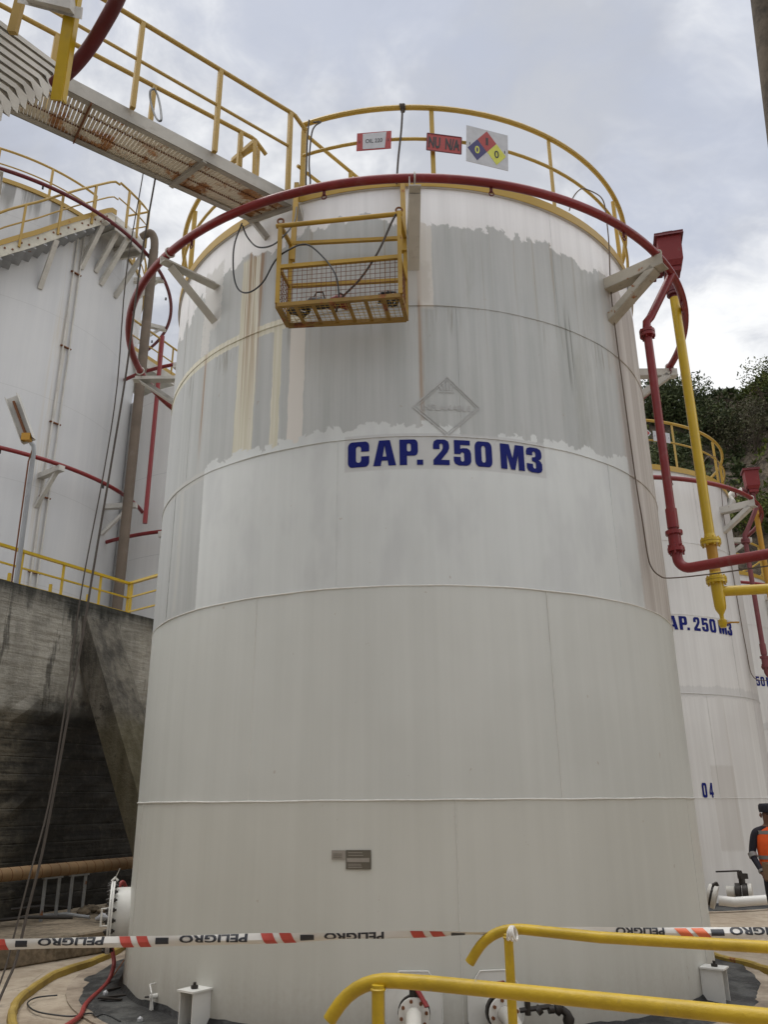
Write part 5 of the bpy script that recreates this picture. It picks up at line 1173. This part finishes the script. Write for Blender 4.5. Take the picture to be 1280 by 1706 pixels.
cable('hoist_rope', 'right one of two long dark ropes hanging from the walkway past the red ring', 'rope', [hd(*p) for p in rb_], .0095, M['rope'], smoothn=4)

# rusty lagged pipe along the wall on a frame
pA, pB = hd(0, 1458, 12.4), hd(222, 1437, 14.0); pd_ = (pB-pA).normalized(); pA2, pB2 = pA-pd_*3, pB+pd_*4
t = thing('lagged_pipe', 'brown ribbed lagged pipe running along the dark wall at knee height', 'pipe', LZ(pA, 0)); O_ = Vector(t.location)
b = MB(); b.cyl(rel(pA2), rel(pB2), .085, 18); lo2 = b.build('pipe', paint('lagging', (.27, .17, .085), .8, .12, .5), t, smooth=True)
n_ = 60; b = MB()
for k in range(n_): p = rel(pA2.lerp(pB2, k/n_)); b.torus(p, pd_+Vector((0, 0, .18)), .0865, .0035, 18, 4)
b.build('lagging_bands', M['rusty'], lo2)
for f in (.05, .40, .62):
    p = pA.lerp(pB, f-.25 if f < .1 else f*.9); b = MB()
    for sg in (-.12, .12): q = p+pd_*sg; b.bar(rel(Vector((q.x, q.y, .24))), rel(Vector((q.x, q.y, p.z-.07))), .035, .035, (1, 0, 0))
    b.bar(rel(p-pd_*.16-Vector((0, 0, .09))), rel(p+pd_*.16-Vector((0, 0, .09))), .05, .03); b.build('pipe_support', M['galv'], t)
# scrap at the wall foot
rr = random.Random(8)
for k, (u, v, D, ln, a, lab) in enumerate([(110, 1522, 13.0, .75, -.3, 'pale scrap tube lying on the ledge under the brown pipe'), (45, 1532, 12.5, 1.1, .35, 'dark scrap bar lying on the ledge at the left edge'), (70, 1512, 13.3, .8, .2, 'bent scrap bar leaning over the other scrap by the wall')]):
    p = hd(u, v, D); d_ = Vector((math.cos(a), math.sin(a), .0)); z = .29+.04*k; b = MB(); b.tube([Vector((p.x, p.y, z))-d_*ln/2, Vector((p.x, p.y, z+.03)), Vector((p.x, p.y, z))+d_*ln/2], .022, 8)
    tag(b.build('scrap_bar', M['galv'] if k == 0 else M['dark_metal'], loc=(p.x, p.y, z), smooth=True), lab, 'scrap metal')
p = hd(178, 1543, 12.4); b = MB(); b.tube([Vector((p.x-.16, p.y, .30)), Vector((p.x-.08, p.y+.02, .33)), Vector((p.x, p.y, .32)), Vector((p.x+.1, p.y, .34)), Vector((p.x+.2, p.y, .31))], [.02, .05, .035, .05, .02], 9); tag(b.build('white_rag', M['sign_white'], loc=(p.x, p.y, .28), smooth=True), 'crumpled white rag on the ledge left of the manhole', 'rag')
for k in range(5):
    p = hd(150+k*9-(k % 2)*20, 1518+rr.uniform(-4, 6), 13.6+rr.uniform(-.3, .2)); b = MB(); bm = bmesh.new(); bmesh.ops.create_icosphere(bm, subdivisions=2, radius=rr.uniform(.06, .11))
    for v in bm.verts: v.co *= rr.uniform(.8, 1.15); v.co.z *= .7
    b.add([v.co+Vector((p.x, p.y, .31)) for v in bm.verts], [tuple(v.index for v in f.verts) for f in bm.faces]); bm.free()
    tag(b.build('rubble_stone', M['slab'], loc=(p.x, p.y, .28)), 'small grey stone in the dark rubble row at the wall foot', 'stone', 'rubble stones at the wall foot')

# yellow kerb round the tank pad
kp_ = [(-2.2, 6.5), (-2.75, 7.1), (-3.1, 7.72), (-3.36, 8.4), (-3.46, 9.0), (-3.5, 9.7), (-3.35, 10.5), (-3.32, 11.1), (-3.3, 11.9), (-2.9, 12.9), (-1.9, 13.75), (-.4, 14.2), (1.2, 14.1), (2.5, 13.4), (3.35, 12.4), (3.65, 11.3), (3.72, 10.38), (3.87, 10.01), (3.97, 9.55), (4.02, 8.6), (3.7, 7.6), (3.0, 6.7), (2.0, 6.1), (.3, 5.8), (-1.2, 6.0)]
P = [Vector((x, y, 0)) for x, y in kp_]; out = []; N = len(P)
for i in range(N):
    p0, p1, p2, p3 = P[i-1], P[i], P[(i+1) % N], P[(i+2) % N]
    for k in range(6): t_ = k/6; out.append(.5*((2*p1)+(p2-p0)*t_+(2*p0-5*p1+4*p2-p3)*t_*t_+(3*p1-p0-3*p2+p3)*t_**3))
b = MB(); n = len(out); rk = np.random.RandomState(3)
prof = [(-.036, 0), (-.033, .04), (-.016, .055), (.016, .055), (.033, .04), (.036, 0)]
for i, p in enumerate(out):
    d_ = (out[(i+1) % n]-out[i-1]).normalized(); s_ = Vector((-d_.y, d_.x, 0)); j = rk.uniform(-.006, .006)
    for x, z in prof: b.v.append(tuple(p+s_*(x+j)+Vector((0, 0, z+.017+j*.5*(z > 0)-(.017 if z == 0 else 0)))))
for i in range(n):
    for k in range(5): b.f.append((i*6+k, ((i+1) % n)*6+k, ((i+1) % n)*6+k+1, i*6+k+1)); b.mi.append(0)
tag(b.build('yellow_kerb', paint('kerb_paint', (.42, .29, .06), .7, .38, .9, 5), smooth=True), 'low worn yellow painted kerb curving round the near tank pad', 'kerb')

# hose, cable and litter on the ground
cable('red_hose', 'red rubber hose hooked over the manhole and trailing to the lower left', 'hose', [hd(213, 1490, 10.3), hd(205, 1470, 10.2), hd(198, 1480, 10.15), hd(190, 1520, 10.1), hd(184, 1560, 10.0), hd(188, 1590, 9.9), hd(189, 1610, 9.8), Vector((-2.80, 9.2, .04)), Vector((-2.72, 8.4, .035)), Vector((-2.62, 7.95, .03)), Vector((-2.62, 7.55, .03)), Vector((-2.7, 7.0, .03))], .021, M['hose'], n=9)
g_ = [(95, 1658), (60, 1662), (45, 1672), (58, 1684), (85, 1690), (120, 1693), (150, 1688), (160, 1693), (175, 1690), (200, 1702)]
cable('ground_cable', 'thin black cable lying in a squiggle on the concrete pad, lower left', 'cable', [onz(u, v, .03) for u, v in g_], .007, M['cable'])
cable('ground_stick', 'thin dark rod leaning beside the tank foot near the hose', 'rod', [onz(184, 1632, .03), hd(206, 1600, 10.2)], .007, M['rusty'])
for u, v, lab in ((176, 1655, 'small shiny white stone on the tar by the tank foot'), (233, 1645+54, 'tiny pale chip on the tar skirt below the lug')):
    p = onz(u, v, .04); bm = bmesh.new(); bmesh.ops.create_icosphere(bm, subdivisions=1, radius=.028)
    for vv in bm.verts: vv.co *= rr.uniform(.8, 1.2)
    b = MB(); b.add([vv.co+p for vv in bm.verts], [tuple(x.index for x in f.verts) for f in bm.faces]); bm.free(); tag(b.build('pebble', M['sign_white'], loc=p), lab, 'pebble')
for k, (u, v, a) in enumerate([(196, 1646, .9), (190, 1660, .5), (183, 1664, -.3)]):
    p = onz(u, v, .05); d_ = Vector((math.cos(a), math.sin(a), 0)); b = MB(); b.bar(p-d_*.12, p+d_*.12, .03, .015); tag(b.build('scrap_strip', M['dark_metal'], loc=p), 'dark scrap strip lying on the tar beside the tank foot', 'scrap metal', 'scrap strips on the tar')

# foreground hand rails
def fore(label, pts, posts):
    t = thing('stair_handrail', label, 'handrail', LZ(posts[0], 0)); 
    global O_; O_ = Vector(t.location)
    b = MB(); b.tube([rel(p) for p in pts], .0228, 24); r_ = b.build('rail', M['rail'], t, smooth=True)
    for p in posts: b = MB(); b.cyl(rel(LZ(p, 0)), rel(LZ(p, p[2]-.01)), .0205, 18); b.torus(rel(LZ(p, p[2]-.024)), (0, 0, 1), .0205, .005, 18, 5); b.build('post', M['rail'], t, smooth=True)
    return t
rdr = Vector((1.1, -.53, 0)).normalized()
def bend(corner, d_back, end, n=7):
    """quadratic sweep from the end through the corner into the straight"""
    s0 = corner+(end-corner).normalized()*.13; s1 = corner+d_back*.15
    return [end]+[s0*(1-t)*(1-t)+corner*2*t*(1-t)+s1*t*t for t in [i/n for i in range(n+1)]]
z1_ = 1.17
c1 = onz(592, 1628, z1_); e1_ = hd(549, 1700, c1.xy.length+.02)
pts = bend(c1, rdr, e1_)+[Vector((.14, 2.97, z1_)), Vector((.42, 2.82, z1_)), Vector((1.01, 2.50, z1_)), Vector((2.6, 1.72, z1_))]
pa = onz(630, 1635, z1_); fore('nearest yellow tube handrail with a down-turned end, crossing the bottom of the view', pts, [pa, Vector((2.3, 1.87, z1_))])
c2 = onz(818, 1545, z1_); e2_ = hd(783, 1604, c2.xy.length+.03); d2 = Vector((1.49-.57, 3.59-4.04, 0)).normalized()
pts = bend(c2, d2, e2_)+[Vector((.9, 3.87, z1_)), Vector((1.49, 3.59, z1_)), Vector((3.2, 2.75, z1_))]
pa2 = onz(847, 1552, z1_); fore('farther yellow tube handrail with barrier tape tied round its bend', pts, [pa2, Vector((2.9, 2.9, z1_))])

# barrier tape
def ribbon(P0, P1, sag, width, ang, n=160):
    """list of (centre, across) along the tape"""
    out = []; d_ = (P1-P0).normalized(); hz_ = Vector((0, 0, 1)); nrm = Vector((0, -1, 0))
    for i in range(n+1):
        f = i/n; c = P0.lerp(P1, f)+Vector((0, 0, -sag*4*f*(1-f))); a = ang(f); out.append((c, hz_*math.cos(a)+nrm*math.sin(a)))
    return out
def tape(label, P0, P1, sag, width, ang, items):
    t = thing('barrier_tape', label, 'barrier tape', P0, 'barrier tapes'); rb = ribbon(P0, P1, sag, width, ang); Ln = (P1-P0).length; n = len(rb)-1
    def at(s, y, off=0.):
        x = max(0, min(n-1e-6, s/Ln*n)); i = int(x); f = x-i; c = rb[i][0].lerp(rb[i+1][0], f); ac = rb[i][1].lerp(rb[i+1][1], f).normalized(); fold = abs(y)**1.5*.012
        nn = (rb[i+1][0]-rb[i][0]).normalized().cross(ac).normalized()
        if nn.y > 0: nn = -nn
        return c+ac*(y*width/2)+nn*(off-fold+.004*math.sin(s*9+y*2))-P0
    b = MB(); m_ = 5
    for i in range(n+1):
        for k in range(m_): b.v.append(tuple(at(Ln*i/n, -1+2*k/(m_-1))))
    for i in range(n):
        for k in range(m_-1): b.f.append((i*m_+k, i*m_+k+1, (i+1)*m_+k+1, (i+1)*m_+k)); b.mi.append(0)
    tp = b.build('tape_strip', M['tape'], t, smooth=True)
    for kind, s0, s1 in items:
        b = MB()
        if kind == 'text':
            vs, fs = subdiv2(*font2d('PELIGRO', 1, .035, 1), 3); vs = [(-x, -y) for x, y in vs]
            b.add([at(s0+(x+.5)*(s1-s0), min(1, max(-1, y*1.45+.38)), .002) for x, y in vs], fs); b.build('tape_text', M['tape_black'], tp)
        elif kind == 'red':
            for q in range(2):
                a = s0+(s1-s0)*(.05+.5*q); w_ = (s1-s0)*.32; sk = (s1-s0)*.16
                for i in range(6):
                    y0, y1 = 1-2*i/6, 1-2*(i+1)/6; b.add([at(a+sk*(1-y0)/2, y0, .002), at(a+w_+sk*(1-y0)/2, y0, .002), at(a+w_+sk*(1-y1)/2, y1, .002), at(a+sk*(1-y1)/2, y1, .002)], [(0, 1, 2, 3)])
            b.build('tape_stripe', M['tape_red'], tp)
        elif kind == 'org':
            for q in range(2):
                a = s0+(s1-s0)*(.0+.5*q); w_ = (s1-s0)*.36
                for i in range(6): y0, y1 = .9-1.7*i/6, .9-1.7*(i+1)/6; b.add([at(a+(1-y0)*.02, y0, .002), at(a+w_+(1-y0)*.02, y0, .002), at(a+w_+(1-y1)*.02, y1, .002), at(a+(1-y1)*.02, y1, .002)], [(0, 1, 2, 3)])
            b.build('tape_stripe', M['tape_orange'], tp)
        else:
            for i in range(5):
                y0, y1 = .7-1.2*i/5, .7-1.2*(i+1)/5; b.add([at(s0, y0, .002), at(s1, y0, .002), at(s1, y1, .002), at(s0, y1, .002)], [(0, 1, 2, 3)])
            b.build('tape_block', M['tape_black'], tp)
    return t
PL = hd(-160, 1578, 4.9); PK = hd(853, 1557, c2.xy.length+.02); PR = hd(1420, 1556, 4.55)
Ls = (PK-PL).length
def su(u): # pixel column -> distance along the left tape
    lo, hi = 0., 1.
    for _ in range(30):
        m = (lo+hi)/2; p = PL.lerp(PK, m)-CAM; x = 640+F*p.dot(RT)/p.dot(FW)
        if x < u: lo = m
        else: hi = m
    return lo*Ls
its = [('red', su(-45), su(12)), ('block', su(24), su(44)), ('text', su(62), su(172)), ('red', su(193), su(250)), ('block', su(258), su(280)), ('text', su(298), su(412)), ('red', su(430), su(492)), ('block', su(500), su(523)), ('text', su(540), su(640)), ('red', su(680), su(745)), ('block', su(752), su(775)), ('text', su(-190+60), su(-60))]
tape('white barrier tape with PELIGRO lettering and red stripes stretched left from the handrail bend', PL, PK, .0, .047, lambda f: .15+1.15*max(0, min(1, (f-.52)/.45)), its)
Lr = (PR-PK).length; 
def su2(u):
    lo, hi = 0., 1.
    for _ in range(30):
        m = (lo+hi)/2; p = PK.lerp(PR, m)-CAM; x = 640+F*p.dot(RT)/p.dot(FW)
        if x < u: lo = m
        else: hi = m
    return lo*Lr
tape('barrier tape running right behind the farther handrail with orange stripes and black lettering', PK+Vector((.0, .03, 0)), PR+Vector((0, .03, 0)), .0, .045, lambda f: 1.0-1.0*min(1, f/.45), [('text', su2(1030), su2(1112)), ('org', su2(1128), su2(1185)), ('block', su2(1190), su2(1212)), ('text', su2(1222), su2(1330))])
b = MB(); p = onz(853, 1555, z1_)
for k in range(3): b.torus(p+d2*(.012*k-.01), d2+Vector((0, 0, .25*(k-1))), .027, .006, 16, 5)
tag(b.build('tape_knot', M['tape'], loc=p, smooth=True), 'twisted tape knot tied on the bend of the farther handrail', 'tape knot')

# leaning timber pole, top right
pt, pm = hd(1272, -10, 7.5), hd(1303, 232, 7.6); dpp = (pt-pm).normalized(); pb = pm-dpp*(pm.z/dpp.z); ptt = pt+dpp*1.5
b = MB(); b.tube([pb, pb.lerp(ptt, .3), pb.lerp(ptt, .7), ptt], [.15, .14, .128, .12], 14); tag(b.build('timber_pole', slab_mat('timber', (.035, .028, .02), (.10, .078, .055)), loc=pb, smooth=True), 'dark brown timber pole leaning in at the top right corner', 'pole')

# low pipework at the foot of the tank numbered 04
t = thing('ground_pipework', 'low white pipe with dark valves at the foot of the tank numbered 04', 'pipework', Vector((5.2, 13.6, 0))); O_ = Vector(t.location)
w0, w1, w2 = hd(1198, 1500, 13.0), hd(1225, 1503, 13.0), hd(1290, 1498, 13.2)
b = MB(); b.tube([rel(w0), rel(w1), rel(w2), rel(w2+Vector((1.0, 0, 0)))], .062, 14); b.build('pipe', M['white_clean'], t, smooth=True)
b = MB(); q = hd(1192, 1495, 13.0); ax = Vector((.8, -.4, -.3)).normalized(); b.cyl(rel(q-ax*.1), rel(q-ax*.06), .15, 16); b.cyl(rel(q-ax*.03), rel(q+ax*.02), .15, 16); b.build('flange', M['white_steel'], t, smooth=True)
b = MB(); b.cyl(rel(q-ax*.055), rel(q-ax*.035), .13, 14); b.bar(rel(q+Vector((-.05, 0, .12))), rel(q+Vector((.06, 0, .17))), .06, .05); b.build('valve_body', M['dark_metal'], t)
q = hd(1240, 1488, 13.6); ax = Vector((.9, -.43, 0)).normalized(); b = MB(); b.cyl(rel(q-ax*.10), rel(q-ax*.03), .13, 18); b.cyl(rel(q-ax*.01), rel(q+ax*.06), .13, 18); b.cyl(rel(q+Vector((.0, 0, .1))), rel(q+Vector((0, 0, .24))), .045, 10); b.box(rel(q+Vector((.02, 0, .22))), (.12, .08, .07)); b.build('valve_body', M['dark_metal'], t, smooth=True)
b = MB(); b.cyl(rel(q+ax*.07), rel(q+ax*.12), .13, 18); b.cyl(rel(q-ax*.22), rel(q-ax*.11), .09, 14); b.build('flange', M['white_steel'], t, smooth=True)
b = MB(); a_ = q+Vector((-.03, -.02, .29)); b.bar(rel(a_), rel(a_+Vector((-.32, .02, -.01))), .035, .02); b.bar(rel(a_), rel(a_+Vector((.03, 0, -.1))), .06, .05); b.build('valve_handle', M['dark_metal'], t)

# ------------------------------------------------------------------ worker at the right edge
def skin_body(name, verts, edges, radii, mat, parent, sub=2, root=0):
    me = bpy.data.meshes.new(name); me.from_pydata([Vector(v) for v in verts], edges, []); o = bpy.data.objects.new(name, me); COL.objects.link(o)
    sk = o.modifiers.new('skin', 'SKIN'); sk.use_smooth_shade = True
    for i, r_ in enumerate(radii):
        d_ = me.skin_vertices[0].data[i]; d_.radius = r_ if isinstance(r_, tuple) else (r_, r_); d_.use_root = (i == root)
    ss = o.modifiers.new('sub', 'SUBSURF'); ss.levels = sub; ss.render_levels = sub
    bpy.context.view_layer.update(); dg = bpy.context.evaluated_depsgraph_get(); m2 = bpy.data.meshes.new_from_object(o.evaluated_get(dg)); 
    o.modifiers.clear(); o.data = m2; m2.name = name; m2.materials.clear(); m2.materials.append(mat); m2.polygons.foreach_set('use_smooth', [True]*len(m2.polygons)); o.parent = parent; return o
WP = Vector((4.78, 10.93, 0)); pn = thing('person', 'person in an orange vest and dark cap carrying a cardboard box at the right edge', 'person', WP, rz=R(-8)); pn.scale = (.94, .94, .94)
# local axes: -y faces the viewer, +x to the viewer's right
V_ = [(0, 0, .92), (0, .01, 1.10), (0, .015, 1.30), (0, .01, 1.42), (0, 0, 1.50), (0, -.015, 1.60), (0, -.02, 1.68),
      (-.10, 0, .88), (-.11, -.02, .50), (-.11, .02, .09), (-.12, -.10, .045), (.10, 0, .88), (.11, -.02, .50), (.11, .02, .09), (.12, -.10, .045),
      (-.19, .01, 1.41), (-.265, .02, 1.13), (-.215, -.16, .93), (.19, .01, 1.41), (.265, .02, 1.13), (.22, -.16, .94), (-.20, -.21, .89), (.205, -.21, .90)]
E_ = [(0, 1), (1, 2), (2, 3), (3, 4), (4, 5), (5, 6), (0, 7), (7, 8), (8, 9), (9, 10), (0, 11), (11, 12), (12, 13), (13, 14), (3, 15), (15, 16), (16, 17), (3, 18), (18, 19), (19, 20), (17, 21), (20, 22)]
RR = [(.15, .11), (.145, .105), (.165, .11), (.13, .09), .055, (.078, .092), (.075, .088), .088, .058, .045, .045, .088, .058, .045, .045, .062, .047, .034, .062, .047, .034, .03, .03]
bd = skin_body('body', V_, E_, RR, M['navy'], pn)
bd.data.materials.append(M['skin'])
for p in bd.data.polygons:
    c = p.center
    if c.z > 1.485 or (c.z < .935 and c.y < -.13 and c.z > .8): p.material_index = 1
# face
b = MB(); b.tube([(0, -.10, 1.625), (0, -.128, 1.595), (0, -.10, 1.58)], [.010, .017, .012], 8); b.build('nose', M['skin'], pn, smooth=True)
for s in (-1, 1):
    b = MB(); b.tube([(s*.032-.014, -.105, 1.628), (s*.032+.014, -.105, 1.628)], .006, 6); b.build('eye', M['black_text'], pn)
    b = MB(); b.tube([(s*.083, -.01, 1.645), (s*.092, -.015, 1.62), (s*.083, -.01, 1.59)], [.012, .018, .01], 8); b.build('ear', M['skin'], pn, smooth=True)
b = MB(); b.tube([(-.025, -.108, 1.555), (0, -.112, 1.552), (.025, -.108, 1.555)], .005, 6); b.build('mouth', M['red_dark'], pn)
# cap
b = MB(); n = 24
for (z, rx, ry) in ((1.655, .098, .112), (1.70, .104, .118), (1.745, .100, .112), (1.765, .082, .092), (1.77, .0, .0)):
    for k in range(n): a = 2*math.pi*k/n; b.v.append((rx*math.cos(a), -.015+ry*math.sin(a), z))
for i in range(4):
    for k in range(n): b.f.append((i*n+k, i*n+(k+1) % n, (i+1)*n+(k+1) % n, (i+1)*n+k)); b.mi.append(0)
cp_ = b.build('cap', M['navy'], pn, smooth=True)
b = MB(); b.add([(.02, -.136, 1.70), (.055, -.128, 1.715), (.06, -.128, 1.735), (.02, -.137, 1.74), (-.01, -.138, 1.72)], [(0, 1, 2, 3, 4)]); b.build('cap_badge', M['sign_red'], cp_)
# vest
b = MB(); n = 28; lv = [(.97, .185, .135), (1.10, .185, .135), (1.25, .195, .14), (1.36, .195, .13), (1.43, .165, .11), (1.475, .10, .085)]
for (z, rx, ry) in lv:
    for k in range(n): a = 2*math.pi*k/n; b.v.append((rx*math.cos(a)*(1.0), .008+ry*math.sin(a)+.004*math.sin(a*7+z*20), z))
for i in range(len(lv)-1):
    for k in range(n): b.f.append((i*n+k, i*n+(k+1) % n, (i+1)*n+(k+1) % n, (i+1)*n+k)); b.mi.append(0)
vs_ = b.build('vest', M['vest'], pn, smooth=True)
b = MB()
for z, rx, ry in ((1.385, .190, .127), (1.08, .190, .140)):
    for q in range(n):
        a0, a1 = 2*math.pi*q/n, 2*math.pi*(q+1)/n; o = len(b.v)
        b.add([(rx*math.cos(a), .008+ry*math.sin(a), z+dz_) for a, dz_ in ((a0, 0), (a1, 0), (a1, .045), (a0, .045))], [(0, 1, 2, 3)])
b.build('reflective_band', M['reflect'], vs_)
for s in (-1, 1):
    b = MB(); a, c = Vector((s*.262, .02, 1.15)), Vector((s*.255, -.01, 1.10)); b.cyl(a, c, .056, 14); b.build('sleeve_band', M['reflect'], pn, smooth=True)
    b = MB(); a, c = Vector((s*.222, -.145, .955)), Vector((s*.217, -.165, .93)); b.cyl(a, c, .042, 12); b.build('cuff', M['reflect'], pn, smooth=True)
    # hand gripping the lower edge of the box
    hx = Vector((s*.20, -.215, .88)); b = MB(); b.tube([hx+Vector((0, .02, .03)), hx, hx+Vector((-s*.01, -.035, -.03))], [.028, .036, .030], 10)
    for k in range(4):
        f0 = hx+Vector((-s*.012, -.02-.018*k+.01, -.035)); b.tube([f0, f0+Vector((-s*.03, -.004, -.02)), f0+Vector((-s*.055, -.004, -.008)), f0+Vector((-s*.065-.002*k*s, -.002, .004))], [.0095, .009, .008, .006], 8)
    b.tube([hx+Vector((0, -.02, .012)), hx+Vector((-s*.01, -.055, .02)), hx+Vector((-s*.02, -.08, .018))], [.012, .010, .007], 8)
    b.build('hand', M['skin'], pn, smooth=True)
    b = MB(); b.tube([(s*.12, .06, .035), (s*.12, -.05, .04), (s*.125, -.15, .03)], [.04, .05, .038], 12); b.build('boot', M['dark_metal'], pn, smooth=True)
bx = thing('cardboard_box', 'brown cardboard box carried by the worker in the orange vest', 'box', WP+Vector((-.045, -.305, .808)), rz=R(-8))
b = MB(); b.box((0, 0, 0), (.40, .26, .008)); 
for s in (-1, 1): b.box((s*.198, 0, .09), (.005, .26, .19)); b.box((0, s*.128, .09), (.40, .005, .19))
b.build('box_walls', M['card'], bx, bevel=.002); b = MB(); b.prism([(-.2, -.13, .187), (.2, -.13, .187), (.2, -.20, .15), (-.2, -.20, .15)], (0, 0, .004)); b.build('box_flap', M['card'], bx)
